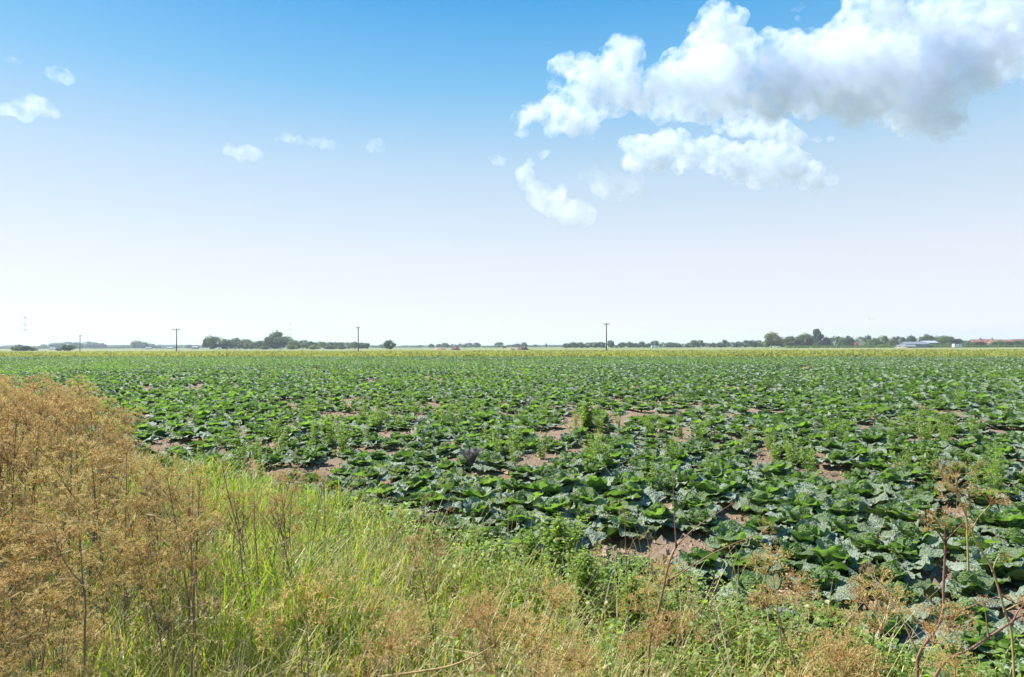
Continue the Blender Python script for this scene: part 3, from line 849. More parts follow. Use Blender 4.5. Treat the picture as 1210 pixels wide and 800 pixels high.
    def house(name, px, base_d, w, dp, h, rh, rz, wm, rm, label, cat='house', wins=(), door=None, chimney=None, group=None, z=0):
        p = ray_at(px, 410, base_d)
        t = thing(name, label, cat, (p[0], base_d, z), rz, group)
        m = MB(); x, y = w / 2, dp / 2
        m.add([(-x, -y, -.3), (x, -y, -.3), (x, y, -.3), (-x, y, -.3), (-x, -y, h), (x, -y, h), (x, y, h), (-x, y, h), (-x, 0, h + rh - .05), (x, 0, h + rh - .05)],
              [(0, 1, 5, 4), (2, 3, 7, 6), (1, 2, 6, 5), (3, 0, 4, 7)], [(5, 6, 9), (7, 4, 8)])
        link('wall', m.mesh('wall', False), wm, t)
        m = MB(); gable(m, w, dp, h, rh); rf = link('roof', m.mesh('roof', False), rm, t)
        if chimney is not None:
            m = MB(); box(m, (chimney, 0, h + rh + .45), (.8, .7, 1.6)); tube(m, [(chimney, 0, h + rh + 1.25), (chimney, 0, h + rh + 1.6)], .16, 8); link('chimney', m.mesh('chimney', False), brick, rf)
        for (wx, wz, ww, wh) in wins:
            m = MB()
            for a, b, s1, s2 in ((0, wh / 2, ww, .09), (0, -wh / 2, ww, .09), (-ww / 2, 0, .09, wh), (ww / 2, 0, .09, wh), (0, 0, .06, wh)):
                box(m, (wx + a, -y - .03, wz + b), (s1, .1 if s1 > .08 else .09, s2))
            fr = link('window', m.mesh('window', False), white, t)
            m = MB(); box(m, (wx, -y - .005, wz), (ww - .1, .03, wh - .1)); link('pane', m.mesh('pane', False), dark, fr)
        if door is not None:
            m = MB(); box(m, (door, -y - .02, 1.0), (.95, .06, 2.05)); dr = link('door', m.mesh('door', False), white, t)
            m = MB(); box(m, (door + .36, -y - .08, 1.0), (.05, .06, .16)); link('handle', m.mesh('handle', False), dark, dr)
        return t
    # brick house with a pale lit gable half hidden in the trees
    house('brick_house', 1019, 505, 5.2, 4.4, 3.9, 1.6, R(62), render_, tile, 'small pale-walled brick house half hidden among the farmstead trees', wins=((-1.2, 1.3, .9, 1.0), (1.2, 1.3, .9, 1.0), (-1.2, 3.0, .9, .9)), door=.2, chimney=-1.6)
    house('brick_outhouse', 1011, 512, 4.5, 4, 3.0, 1.3, R(20), brick, tile, 'low brick outhouse beside the pale-walled house', 'outhouse', wins=((0, 1.4, .9, .9),))
    # grey sheds
    house('grey_barn', 1080, 470, 17, 8, 2.4, 1.5, R(7), sheet, sheet, 'long grey metal barn with a shallow roof in front of the dark trees', 'barn', wins=((-4, 1.4, 1.6, .8), (4, 1.4, 1.6, .8)))
    house('grey_barn', 1070, 458, 11, 6, .9, .9, R(-6), sheet, sheet, 'low grey shed with a pale roof before the long barn', 'barn')
    house('pale_barn', 1097, 482, 9.5, 7, 3.3, 1.3, R(3), sheet, palegrey, 'taller barn with a pale cream roof right of the grey barn', 'barn', wins=((-2, 1.6, 1.2, .9), (2, 1.6, 1.2, .9)))
    # white caravan
    p = ray_at(1130.7, 410, 455); t = thing('white_caravan', 'plain white caravan parked by the hedge left of the red roofs', 'caravan', (p[0], 455, 0), R(3))
    m = MB(); W, H = 5.2, 2.0
    prof = [(-W / 2, .45), (W / 2, .45), (W / 2 + .05, 1.3), (W / 2 - .12, H + .35), (-W / 2 + .2, H + .42), (-W / 2 - .05, 1.3)]
    V = [(x, -1.05, z) for x, z in prof] + [(x, 1.05, z) for x, z in prof]
    m.add(V, [(i, (i + 1) % 6, (i + 1) % 6 + 6, i + 6) for i in range(6)][::-1] + [(0, 1, 2, 5), (2, 3, 4, 5), (6, 11, 8, 7), (8, 11, 10, 9)])
    link('body', m.mesh('caravan_body', False), white, t)
    for wx in (-1.5, 1.3):
        m = MB(); box(m, (wx, -1.06, 1.65), (1.1, .04, .55)); link('window', m.mesh('window', False), dark, t)
    for sy in (-.95, .95):
        m = MB(); tube(m, [(0, sy - .09, .33), (0, sy + .09, .33)], .33, 14); link('wheel', m.mesh('wheel'), dark, t)
    m = MB(); box(m, (.15, -1.065, 1.3), (.65, .035, 1.5)); link('door', m.mesh('door', False), white, t)
    # white van in the hedgerow
    p = ray_at(773.2, 409, 610); t = thing('white_van', 'white box van standing before the hedgerow between the poles and the farm', 'van', (p[0], 610, 0), R(180))
    m = MB(); box(m, (.6, 0, 1.35), (4.2, 2, 1.9)); link('cargo_box', m.mesh('cargo_box', False), white, t)
    m = MB(); prof = [(-3.2, .4), (-1.55, .4), (-1.55, 2.1), (-2.3, 2.05), (-2.75, 1.35), (-3.25, 1.15)]
    m.add([(x, -.95, z) for x, z in prof] + [(x, .95, z) for x, z in prof], [(i, (i + 1) % 6, (i + 1) % 6 + 6, i + 6) for i in range(6)][::-1] + [(0, 1, 4, 5), (1, 2, 3, 4), (6, 11, 10, 7), (7, 10, 9, 8)])
    link('cab', m.mesh('cab', False), white, t)
    for sx in (-2.45, 1.5):
        for sy in (-.9, .9):
            m = MB(); tube(m, [(sx, sy - .1, .36), (sx, sy + .1, .36)], .36, 14); link('wheel', m.mesh('wheel'), dark, t)
    m = MB(); box(m, (-2.1, .955, 1.65), (.6, .02, .5)); link('window', m.mesh('window', False), dark, t)
    # row of red-roofed houses
    row = [(1155, 485, 9.5, 7, 3.0, 2.5, R(6), tile, 'red-roofed house at the near end of the row, closest to the caravan', 2.2), (1165, 500, 9, 7, 3.2, 2.8, R(-4), tile2, 'orange-roofed house second in the row of red roofs', None),
           (1176, 492, 10, 7.5, 3.0, 2.5, R(10), tile2, 'wide orange-roofed house in the middle of the row of red roofs', -2.5), (1191, 488, 10, 7, 3.0, 2.4, R(-8), tile, 'red-roofed house behind the tall green tree', None),
           (1205, 495, 9, 7, 3.0, 2.8, R(4), tile, 'last red-roofed house where the row meets the edge trees', None)]
    for px, d, w, dp, h, rh, rz, rm, lab, ch in row:
        house('red_roofed_house', px, d, w, dp, h, rh, rz, brick, rm, lab, wins=((-2.4, 1.5, 1.2, 1.1), (2.2, 1.5, 1.2, 1.1)), door=0, chimney=ch, group='red-roofed houses in a row')
    # white sheds far left
    for px, d, w, h, lab in ((63, 800, 7.5, 1.3, 'low white shed between the field bushes'), (176, 900, 9, 1.4, 'low white shed under the far blue trees'), (231, 800, 8, 2.2, 'white gabled shed beside the hazy trees near the wood'), (201, 950, 9, 1.5, 'pale low shed behind the crossarm pole')):
        house('white_shed', px, d, w * .8, 5, h, .7, R(5), palegrey, palegrey, lab, 'shed', group='white sheds far off')
    # heaps
    heap = simple_mat('heap_soil', (.17, .11, .085), .95, .1, .45, .8, .6)
    straw = simple_mat('heap_straw', (.36, .27, .16), .95, .1, .3, .8, .5)

    def mound(px, top, w, d, mat, lab, seed):
        p = ray_at(px, top, d); h = p[2]; n = 40
        g = np.linspace(-1, 1, n + 1); X, Y = np.meshgrid(g, g)
        rr = np.hypot(X, Y); Z = np.clip(1 - rr ** 2, 0, 1) ** .8 * (1 + .45 * vnoise(X, Y, 2.3, seed)) * h + .16 * vnoise(X, Y, 7, seed) * (rr < .97)
        V = np.stack([X * w * d / F / 2, Y * 3.0, np.where(rr < 1, np.maximum(Z, 0), 0) - .1], -1).reshape(-1, 3)
        me = mesh_np('mound', V, grid_faces(n, n)); o = link('soil_heap', me, mat); o.location = (p[0], d, 0)
        tag(o, lab, 'heap', 'heaps of soil and straw in the far fields')
    mound(618, 409.2, 16, 330, heap, 'dark brown soil heap in the far field left of the tallest pole', 1)
    mound(538, 409.8, 12, 350, heap, 'brown soil heap below the far middle trees', 2)
    mound(520, 410.6, 14, 360, straw, 'pale straw heap beside the brown soil heap', 3)
    mound(604, 410.6, 10, 335, straw, 'flat straw heap at the foot of the dark soil heap', 4)
    mound(1003, 410.8, 8, 430, heap, 'small brown heap before the farmstead hedge', 5)
    mound(1066, 409.5, 14, 440, straw, 'pale rubble heap before the grey shed', 6)


# ------------------------------------------------------------------ air
def build_haze():
    m = MB(); x0, x1, y0, y1, z0, z1 = -5200, 5200, -80, 6150, -1.2, 60
    box(m, ((x0 + x1) / 2, (y0 + y1) / 2, (z0 + z1) / 2), (x1 - x0, y1 - y0, z1 - z0))
    k = NT('haze_air'); v = k.n('ShaderNodeVolumePrincipled')
    v.inputs['Color'].default_value = (.72, .81, .97, 1); v.inputs['Density'].default_value = HAZE; v.inputs['Anisotropy'].default_value = .1
    k.l(v.outputs[0], k.out.inputs['Volume'])
    tag(link('haze', m.mesh('haze', False), k.m), 'thin pale haze over the far fields', 'haze', kind='stuff')


HAZE = .00042

# ------------------------------------------------------------------ verge plants
def dry_mat(name, a, b, tr, fac=.25, sc=14):
    k = NT(name); o = k.obj()
    n = k.noise(sc, 4, .6, o)
    c = k.mix(k.attr('tint'), a, b)
    c = k.mix(k.rng(n, .3, .7, 0, .45), c, tuple(x * .6 for x in a))
    c = k.mix(k.math('MULTIPLY', k.rand(), .35), c, tuple((x + y) * .5 for x, y in zip(a, b)))
    return k.leaf(k.principled(c, .75, .25), tr, fac)


def unit(v): return v / (np.linalg.norm(v, axis=-1, keepdims=True) + 1e-9)


def frame_to(d):
    """rotation matrix (columns) taking +Z to d"""
    d = unit(np.asarray(d, float)); a = unit(np.cross(d, (0.2, .97, .1))); b = np.cross(d, a)
    return np.stack([a, b, d], -1)


def umbel(seed, size=.085, rays=13, spent=False):
    """A dried umbel: curved rays, each with a tuft of pedicels and flat seeds."""
    rng = np.random.default_rng(seed); mb = MB()
    for i in range(rays):
        az = i * 2.399 + rng.normal(0, .2); q = math.sqrt((i + .5) / rays)
        sp = q * rng.uniform(.75, 1.1)
        tip = np.array((math.cos(az) * sp, math.sin(az) * sp, .75 - .5 * q * q + rng.normal(0, .06))) * size
        mid = tip * np.array((.45, .45, .62))
        tube(mb, [(0, 0, 0), mid, tip], [.0016, .0012, .0009], 3, cap=False, tint=rng.uniform(0, .4))
        n = 5 if spent else 9
        d = unit(rng.normal(0, 1, (n, 3)) * (1, 1, .6) + np.array((0, 0, .9)) + tip / size * .5)
        L = rng.uniform(.010, .020, n) * size / .085
        e = tip + d * L[:, None]
        s = unit(np.cross(d, rng.normal(size=(n, 3))))
        w = .0007
        V = np.stack([np.broadcast_to(tip, e.shape) - s * w, np.broadcast_to(tip, e.shape) + s * w, e + s * w, e - s * w], 1)
        mb.add(V.reshape(-1, 3), np.arange(4 * n).reshape(-1, 4), tint=.3)
        if not spent or rng.random() < .5:
            for _ in range(2):
                s = unit(np.cross(d, rng.normal(size=(n, 3)))); ll = rng.uniform(.0035, .0060, n)[:, None]; ww = ll * .55
                V = np.stack([e - d * ll * .3, e + s * ww + d * ll * .6, e + d * ll * 1.7, e - s * ww + d * ll * .6], 1)
                mb.add(V.reshape(-1, 3), np.arange(4 * n).reshape(-1, 4), tint=np.repeat(rng.uniform(.2, 1, n), 4))
    return mb.mesh('umbel', False)


def withered_leaf(seed, size=.16):
    """a shrivelled divided leaf hanging off a node"""
    rng = np.random.default_rng(seed); mb = MB()
    ax = smooth_path([(0, 0, 0), (size * .4, .01, .03), (size * .8, .0, -.01), (size, .02, -.06)], 4)
    tube(mb, ax, np.linspace(.002, .0008, len(ax)), 3, cap=False, tint=.2)
    for p in ax[3:]:
        for sgn in (-1, 1):
            L = rng.uniform(.25, .5) * size
            d = unit(np.array((.5, sgn * 1.0, rng.uniform(-.5, .3)))); s = unit(np.cross(d, rng.normal(size=3))) * rng.uniform(.003, .007)
            q = np.array([p, p + d * L * .4 + s, p + d * L * .75 + s * .3 + (0, 0, -.01), p + d * L + (0, 0, -.03)])
            q2 = np.array([p, p + d * L * .4 - s, p + d * L * .75 - s * .8 + (0, 0, -.012), p + d * L + (0, 0, -.03)])
            mb.add(np.concatenate([q, q2]), [(0, 1, 5, 4), (1, 2, 6, 5), (2, 3, 7, 6)], tint=rng.uniform(.1, .9))
    return mb.mesh('withered_leaf', False)


def grow_plant(seed, H, style):
    """stem MB + seed-head seats [(pos, dir, scale)] + leaf seats for one dried umbellifer."""
    rng = np.random.default_rng(seed); st = MB(); heads, leaves = [], []
    lean = rng.normal(0, .10, 2)
    main = smooth_path([(0, 0, -.05), (lean[0] * .2 * H, lean[1] * .2 * H, H * .33), (lean[0] * .6 * H, lean[1] * .6 * H, H * .68), (lean[0] * H, lean[1] * H, H)], 5)
    r0 = .0058 * (H / 1.2) ** .5 * rng.uniform(.8, 1.2)
    rad = np.linspace(r0, r0 * .42, len(main))
    tube(st, main, rad, 6, tint=rng.uniform(0, .5))
    heads.append((main[-1], main[-1] - main[-2], rng.uniform(.85, 1.25)))
    nb = {'lush': 6, 'bare': 5, 'short': 3}[style]
    for i in range(nb):
        f = rng.uniform(.34, .93) if i else .6
        j = int(f * (len(main) - 1)); p = main[j]
        az = i * 2.4 + rng.normal(0, .3); L = H * rng.uniform(.20, .42) * (1.15 - f * .5)
        el = rng.uniform(.55, 1.1)
        d = np.array((math.cos(az) * math.cos(el), math.sin(az) * math.cos(el), math.sin(el)))
        e = p + d * L + np.array((0, 0, L * .15)); m = p + d * L * .5 + rng.normal(0, .015, 3)
        br = smooth_path([p, m, e], 4)
        tube(st, br, np.linspace(rad[j] * .62, .0016, len(br)), 5, tint=rng.uniform(0, .6))
        tube(st, [p - (0, 0, .008), p, p + (0, 0, .008)], [rad[j], rad[j] * 1.55, rad[j]], 6, tint=0)
        heads.append((e, br[-1] - br[-2], rng.uniform(.6, 1.1)))
        if rng.random() < .07: leaves.append((p, az + 1.2, rng.uniform(.6, 1.2)))
        if L > .16:
            for sgn in (-1, 1):
                if rng.random() < .65:
                    q = br[len(br) // 2]; az2 = az + sgn * .8; d2 = np.array((math.cos(az2) * .6, math.sin(az2) * .6, .75)); e2 = q + d2 * L * rng.uniform(.3, .5)
                    tube(st, [q, (q + e2) / 2 + rng.normal(0, .006, 3), e2], [.0018, .0015, .0012], 4, tint=.3)
                    heads.append((e2, d2, rng.uniform(.45, .8)))
    return st, heads, leaves


def seat(parent, name, mesh, mat, pos, d, sc, spin):
    o = link(name, mesh, mat, parent)
    Rm = frame_to(d); c, s = math.cos(spin), math.sin(spin)
    Rm = Rm @ np.array(((c, -s, 0), (s, c, 0), (0, 0, 1)))
    from mathutils import Matrix
    o.rotation_euler = Matrix(Rm.tolist()).to_euler(); o.location = tuple(pos); o.scale = (sc,) * 3
    return o


def ok_verge(x, y, margin=0.0):
    return (x * ND[0] + y * ND[1] < C0 + margin)


def to_px(x, y, z):
    d = y; py = 409.5 + (EYE - z) / d * F; return 605 + x / d * F, py


def build_verge():
    rng = np.random.default_rng(42)
    M_stem = dry_mat('dry_stem', (.22, .145, .085), (.38, .27, .15), (.25, .15, .07), .1)
    M_red = dry_mat('dry_stem_reddish', (.23, .12, .085), (.36, .21, .15), (.25, .12, .08), .08)
    M_yel = dry_mat('dry_stem_yellow', (.48, .34, .13), (.58, .44, .20), (.4, .3, .1), .12)
    M_head = dry_mat('dry_umbel', (.35, .22, .09), (.70, .51, .235), (.68, .48, .2), .43)
    M_gold = dry_mat('dry_umbel_gold', (.50, .37, .13), (.76, .60, .26), (.72, .55, .22), .44)
    M_leaf = dry_mat('withered_leaf', (.22, .15, .085), (.42, .31, .18), (.34, .24, .13), .35)
    umb = [umbel(700 + i, rng.uniform(.075, .10), int(rng.integers(11, 17))) for i in range(5)]
    umb_gold = [m.copy() for m in umb[:3]]
    spent = [umbel(720 + i, .07, 9, True) for i in range(3)]
    wl = [withered_leaf(740 + i, .10) for i in range(4)]

    def make(name, label, seed, H, style, stem_m, head_m, group, heads_mesh):
        st, heads, leaves = grow_plant(seed, H, style)
        t = thing(name, label, 'dried plant', (0, 0, 0), 0, group)
        link('stem', st.mesh('stem'), stem_m, t)
        for p, d, s in heads:
            seat(t, 'seed_head', heads_mesh[int(rng.integers(len(heads_mesh)))], head_m, p, d, s, rng.uniform(0, 6.28))
        for p, az, s in leaves:
            o = link('withered_leaf', wl[int(rng.integers(len(wl)))], M_leaf, t); o.location = tuple(p); o.rotation_euler = (rng.normal(0, .3), rng.uniform(.2, 1.0), az); o.scale = (s,) * 3
        return t

    gA, gB, gC = 'tall dried umbellifers massed on the bank', 'sparse dried umbellifers in the bright grass', 'short dried plants along the near verge'
    lA, lB, lC = 'tall brown dried umbellifer in the dense brown mass on the bank', 'thin bare dried umbellifer standing in the bright green grass', 'short straw-coloured dried plant low on the near verge'
    # dense tall stand on the left
    pa = [make('dried_umbellifer', lA, 800 + i, 1.0, 'lush', M_stem, M_head if i % 3 else M_gold, gA, umb if i % 3 else umb_gold) for i in range(7)]
    used = set(); nA = 0
    for _ in range(4000):
        y = rng.uniform(1.9, 10.5); px = -90 + 400 * rng.beta(1.0, 2.1)
        x = (px - 605) / F * y
        if not ok_verge(x, y, -.25): continue
        if px > 120 and y < 3.2: continue
        hm = np.interp(px, [-100, 90, 130, 190, 320], [1.52, 1.46, 1.28, 1.0, .7])
        top = np.interp(px, [-100, 60, 100, 140, 190, 250, 320], [450, 448, 462, 496, 540, 572, 596])
        hm = min(hm, EYE - (top - 409.5) / F * y) * (1 - .5 * rng.beta(1.1, 1.8))
        if hm < .42: continue
        if y < 3.6: hm *= .86
        if y < 3.5 and hm > .85: continue
        if y < 2.9 and rng.random() < .7: continue
        if y < 2.3: continue
        z = float(ground_z(np.array(x), np.array(y)))
        i = int(rng.integers(len(pa)))
        if y < 4 and rng.random() < .5: i = (0, 3, 6)[int(rng.integers(3))]
        sc = (hm * rng.uniform(.85, 1.1),) * 2 + (hm,)
        if i not in used:
            t = pa[i]; t.location = (x, y, z); t.rotation_euler = (0, 0, rng.uniform(0, 6.28)); t.scale = sc; used.add(i)
        else: copy_thing(pa[i], (x, y, z), rng.uniform(0, 6.28), sc)
        nA += 1
        if nA >= 108: break
    lD = 'low golden-brown dried umbellifer at the foot of the brown bank'
    for _ in range(900):                      # lower plants closing the foot of the stand
        y = rng.uniform(2.3, 5.2); px = -90 + 330 * rng.beta(1, 1.5); x = (px - 605) / F * y
        if not ok_verge(x, y, -.3): continue
        hm = min(.8, EYE - (np.interp(px, [-100, 100, 240], [560, 590, 640]) - 409.5) / F * y) * rng.uniform(.6, 1)
        if hm < .25: continue
        i = (0, 3, 6, 1)[int(rng.integers(4))]; sc = (hm * 1.15, hm * 1.15, hm)
        copy_thing(pa[i], (x, y, float(ground_z(np.array(x), np.array(y)))), rng.uniform(0, 6.28), sc, lD, 'low dried umbellifers at the foot of the bank')
        nA += 1
        if nA >= 156: break
    # sparse, between the stand and the open grass
    pb = [make('bare_umbellifer', lB, 830 + i, .9, 'bare', M_stem, M_head, gB, spent + umb[:1]) for i in range(5)]
    used = set(); nB = 0
    for _ in range(600):
        px = rng.uniform(185, 520); y = rng.uniform(3.6, 7.2); x = (px - 605) / F * y
        if not ok_verge(x, y, .1): continue
        top = np.interp(px, [185, 330, 520], [545, 560, 610])
        hm = min(1.0, EYE - (top - 409.5) / F * y) * rng.uniform(.7, 1)
        if hm < .35: continue
        i = int(rng.integers(len(pb))); z = float(ground_z(np.array(x), np.array(y))); sc = (hm / .9,) * 3
        if i not in used:
            t = pb[i]; t.location = (x, y, z); t.rotation_euler = (0, 0, rng.uniform(0, 6.28)); t.scale = sc; used.add(i)
        else: copy_thing(pb[i], (x, y, z), rng.uniform(0, 6.28), sc)
        nB += 1
        if nB >= 26: break
    # short ones along the bottom
    pc = [make('short_dried_plant', lC, 850 + i, .5, 'short', (M_yel, M_stem)[i % 2], M_gold if i % 2 else M_head, gC, umb_gold if i % 2 else umb) for i in range(6)]
    used = set(); nC = 0
    for _ in range(3000):
        px = rng.uniform(300, 1130); y = rng.uniform(2.35, 4.4); x = (px - 605) / F * y
        if not ok_verge(x, y, -.1): continue
        top = np.interp(px, [300, 500, 700, 900, 1130], [700, 705, 690, 665, 700])
        hm = min(.62, EYE - (top - 409.5) / F * y) * rng.uniform(.65, 1)
        if hm < .18: continue
        i = int(rng.integers(len(pc))); z = float(ground_z(np.array(x), np.array(y))); sc = (hm / .5,) * 3
        if i not in used:
            t = pc[i]; t.location = (x, y, z); t.rotation_euler = (0, 0, rng.uniform(0, 6.28)); t.scale = sc; used.add(i)
        else: copy_thing(pc[i], (x, y, z), rng.uniform(0, 6.28), sc)
        nC += 1
        if nC >= 36: break
    print('umbellifers', nA, nB, nC)

    # single stalks that stand out
    def stalk(label, d, trunk, branches, r, mat, heads, base_fix=True, hm=None, hmesh=None, tilt=0.0):
        """trunk/branches: photo points [(px,py[,extra depth])]; heads: which branch tips carry a seed head and its size."""
        P = lambda q: ray_at(q[0], q[1], d + (q[2] if len(q) > 2 else 0) )
        tr = [P(q) for q in trunk]
        if base_fix:
            b = tr[0].copy(); g = float(ground_z(np.array(b[0]), np.array(b[1]))) - .04
            dirn = tr[0] - tr[1]; k = (tr[0][2] - g) / max(.15, abs(dirn[2])) ; foot = tr[0] + dirn * min(k, .6) * .6; foot[2] = g
            tr = [foot] + tr
        o0 = tr[0].copy()
        t = thing('dead_stalk', label, 'dried plant', tuple(o0), 0, None)
        mb = MB(); path = smooth_path([p - o0 for p in tr], 5); tube(mb, path, np.linspace(r * .8, r * .42, len(path)) * (1 + .10 * np.sin(np.arange(len(path)) * 1.3)), 8, tint=.4)
        link('stem', mb.mesh('stem'), mat, t)
        tips = [(path[-1], path[-1] - path[-3])]
        for b in branches:
            mb = MB(); path = smooth_path([P(q) - o0 for q in b], 5); tube(mb, path, np.linspace(r * .48, r * .18, len(path)), 6, tint=.5)
            tube(mb, [path[0] - (0, 0, .012), path[0], path[0] + (0, 0, .012)], [r * .5, r * .85, r * .5], 7, tint=.1)
            link('branch', mb.mesh('branch'), mat, t); tips.append((path[-1], path[-1] - path[-3]))
        for i, s in heads:
            p, dd = tips[i]
            for q in range(2 if s > .9 else 1):
                seat(t, 'seed_head', (hmesh or umb)[int(rng.integers(len(hmesh or umb)))], hm or M_head, p, dd + rng.normal(0, .02, 3), s * rng.uniform(.8, 1.1), rng.uniform(0, 6.28))
        return t
    stalk('reddish forked stalk rising before the dark crinkled cabbages in the middle', 3.15, [(768, 759), (779, 717), (790, 668), (799, 645)],
          [[(799, 645), (797, 610), (795, 560)], [(799, 645), (825, 621, .1), (864, 596, .2)], [(790, 687), (842, 654, -.1), (900, 629, -.15)], [(768, 759), (790, 735, -.1), (812, 715, -.2)]], .0078, M_red, [(3, .6), (4, .5), (2, .35)])
    stalk('thin straight dark stalk standing beside the green nettle clump', 3.6, [(742, 722), (740, 665), (738, 606)], [[(740, 660), (748, 640), (756, 632)]], .0042, M_red, [(0, .35), (1, .3)])
    stalk('thick purplish forked stalk before the blue-green cabbages near the corner', 2.9, [(1084, 793), (1088, 769), (1112, 732), (1115, 690), (1117, 641), (1116, 622)],
          [[(1112, 732), (1142, 719, .1), (1186, 702, .15)], [(1086, 775), (1057, 715, .1), (1027, 678, .25)], [(1117, 641), (1124, 632), (1136, 620)], [(1117, 641), (1108, 628), (1098, 618)]], .0090, M_red, [(0, .8), (3, .6), (4, .6), (2, .5)], hm=M_gold)
    stalk('long leaning stalk crossing the bottom corner towards the edge', 2.7, [(1105, 800), (1150, 765), (1180, 745), (1206, 728)], [[(1168, 752), (1166, 735), (1164, 718)], [(1196, 736), (1203, 722), (1209, 716)]], .0080, M_red, [(1, .5), (2, .6)])
    stalk('golden bent stalk with side spurs beside the purplish stalk', 3.0, [(1196, 756), (1187, 722), (1173, 674), (1158, 648), (1149, 630), (1140, 606), (1131, 580)], [[(1173, 674), (1177, 662), (1182, 655)], [(1149, 625), (1156, 612), (1170, 596)], [(1187, 722), (1199, 716), (1207, 712)]], .0066, M_yel, [(0, 1.0), (2, .8), (1, .4)], hm=M_gold)
    stalk('short golden stalk with a curled dry top among the cabbages', 4.6, [(1142, 612), (1136, 595), (1130, 582), (1131, 562)], [[(1131, 575), (1120, 566), (1112, 558)], [(1131, 572), (1142, 562), (1150, 556)]], .0085, M_yel, [(0, 1.0), (1, .9), (2, .9)], hm=M_gold)
    stalk('dark forked stalk with wide arms standing in the bright grass', 3.7, [(229, 745), (230, 690), (232, 641)], [[(232, 641), (214, 621), (203, 596), (212, 566)], [(214, 621, .02), (190, 611, .05), (166, 602, .1)], [(233, 640), (240, 632), (259, 603), (295, 552)], [(229, 700), (215, 702, -.1), (195, 708, -.2)]], .0056, M_stem, [(1, .6), (2, .5), (3, .6)])
    stalk('dark crooked stalk with one long arm in the bright grass', 4.0, [(290, 705), (287, 679), (281, 625), (271, 590), (263, 552)], [[(283, 627), (303, 597), (327, 568)], [(290, 690), (262, 684), (236, 680)]], .0050, M_stem, [(0, .6), (1, .5)])
    stalk('straight dark stalk just right of the crooked one', 4.1, [(306, 700), (303, 650), (301, 623), (300, 585)], [[(302, 640), (318, 612), (330, 592)]], .0048, M_stem, [(0, .5), (1, .5)])
    stalk('slender brown stalk with a knotted top in the grass below the pale leaves', 4.6, [(345, 690), (343, 640), (342, 625), (345, 585)], [[(342, 625), (356, 608), (368, 590)], [(342, 630), (332, 612), (325, 600)]], .0044, M_stem, [(0, .6), (1, .4), (2, .4)])
    stalk('pair-branched brown stalk at the end of the bright grass', 4.6, [(382, 690), (384, 640), (384, 612), (382, 572)], [[(384, 625), (394, 600), (398, 580)]], .0044, M_stem, [(0, .5), (1, .5)])
    stalk('slim y-shaped stalk over the pale weeds at the field edge', 4.9, [(516, 690), (517, 647), (511, 620), (505, 590)], [[(517, 647), (527, 630), (532, 604)]], .0040, M_stem, [(0, .4), (1, .4)])
    stalk('yellow fallen stalk lying over the straw at the bottom', 2.75, [(450, 800), (500, 793), (532, 787), (562, 775), (585, 762)], [[(562, 775, .02), (560, 772, .1), (530, 766, .25)], [(585, 762), (602, 730, .15), (610, 702, .25), (645, 692, .35)], [(585, 762), (612, 777), (640, 798, -.1)]], .0070, M_yel, [(2, .5)], base_fix=False, hm=M_gold)
    stalk('thin leaning stalk reaching over the soil towards the forked stalk', 4.0, [(640, 760), (690, 700), (712, 668)], [[(690, 700), (700, 680), (704, 655)]], .0036, M_stem, [(0, .4), (1, .4)])
    stalk('low branched stalk with golden tufts in the straw left of the purplish stalk', 3.0, [(940, 790), (925, 745), (918, 715)], [[(925, 745), (940, 722), (948, 705)], [(925, 745), (908, 728), (897, 716)]], .0048, M_stem, [(0, .7), (1, .6), (2, .6)], hm=M_gold)
    stalk('dark stem with a knotted whorl in the brown bank', 2.9, [(226, 800), (229, 750), (228, 715), (229, 690)], [[(228, 718), (240, 712, .03), (252, 716, .05)], [(228, 720), (212, 716, -.02), (200, 722, -.05)]], .0062, M_stem, [(1, .5), (2, .5), (0, .4)])
    stalk('dark forked stem in the brown bank at the edge', 2.6, [(100, 760), (101, 715), (98, 690), (95, 640)], [[(98, 690), (80, 670), (66, 640)], [(100, 700), (118, 676), (132, 645)]], .0056, M_stem, [(0, .9), (1, .9), (2, .8)], hm=M_gold)

    # ---- grass
    k = NT('grass_blade')
    tn = k.attr('tint')
    c = k.ramp(tn, [(0, (.075, .15, .02)), (.4, (.235, .31, .035)), (.62, (.42, .38, .10)), (.8, (.56, .44, .21)), (1, (.72, .62, .40))])
    tc = k.ramp(tn, [(0, (.24, .48, .02)), (.4, (.50, .64, .03)), (.62, (.58, .52, .10)), (1, (.58, .44, .2))])
    M_grass = k.leaf(k.principled(c, .46, .45), tc, .44)

    def blades(mb, x, y, h, w, az, lean, bend, tint, seg=4):
        n = len(x); s = np.linspace(0, 1, seg + 1)
        th = lean[:, None] + bend[:, None] * s[None] ** 1.5
        ds = h[:, None] / seg
        r = np.concatenate([np.zeros((n, 1)), np.cumsum(np.sin(th[:, :-1]) * ds, 1)], 1); z = np.concatenate([np.zeros((n, 1)), np.cumsum(np.cos(th[:, :-1]) * ds, 1)], 1)
        cx, cy = np.cos(az)[:, None], np.sin(az)[:, None]
        tw = rng.normal(0, .5, n)[:, None] * s[None]
        sx, sy = -np.sin(az)[:, None] * np.cos(tw) , np.cos(az)[:, None] * np.cos(tw)
        wd = w[:, None] * (1 - s[None] ** 2.2) * .5 + .0003
        px_, py_ = x[:, None] + r * cx, y[:, None] + r * cy
        zz = z + ground_z(x, y)[:, None] - .01
        A = np.stack([px_ - sx * wd, py_ - sy * wd, zz], -1); B = np.stack([px_ + sx * wd, py_ + sy * wd, zz + np.sin(tw) * wd], -1)
        V = np.stack([A, B], 2).reshape(-1, 3)
        base = (np.arange(n) * 2 * (seg + 1))[:, None] + np.arange(seg)[None] * 2
        f = np.stack([base, base + 1, base + 3, base + 2], -1).reshape(-1, 4)
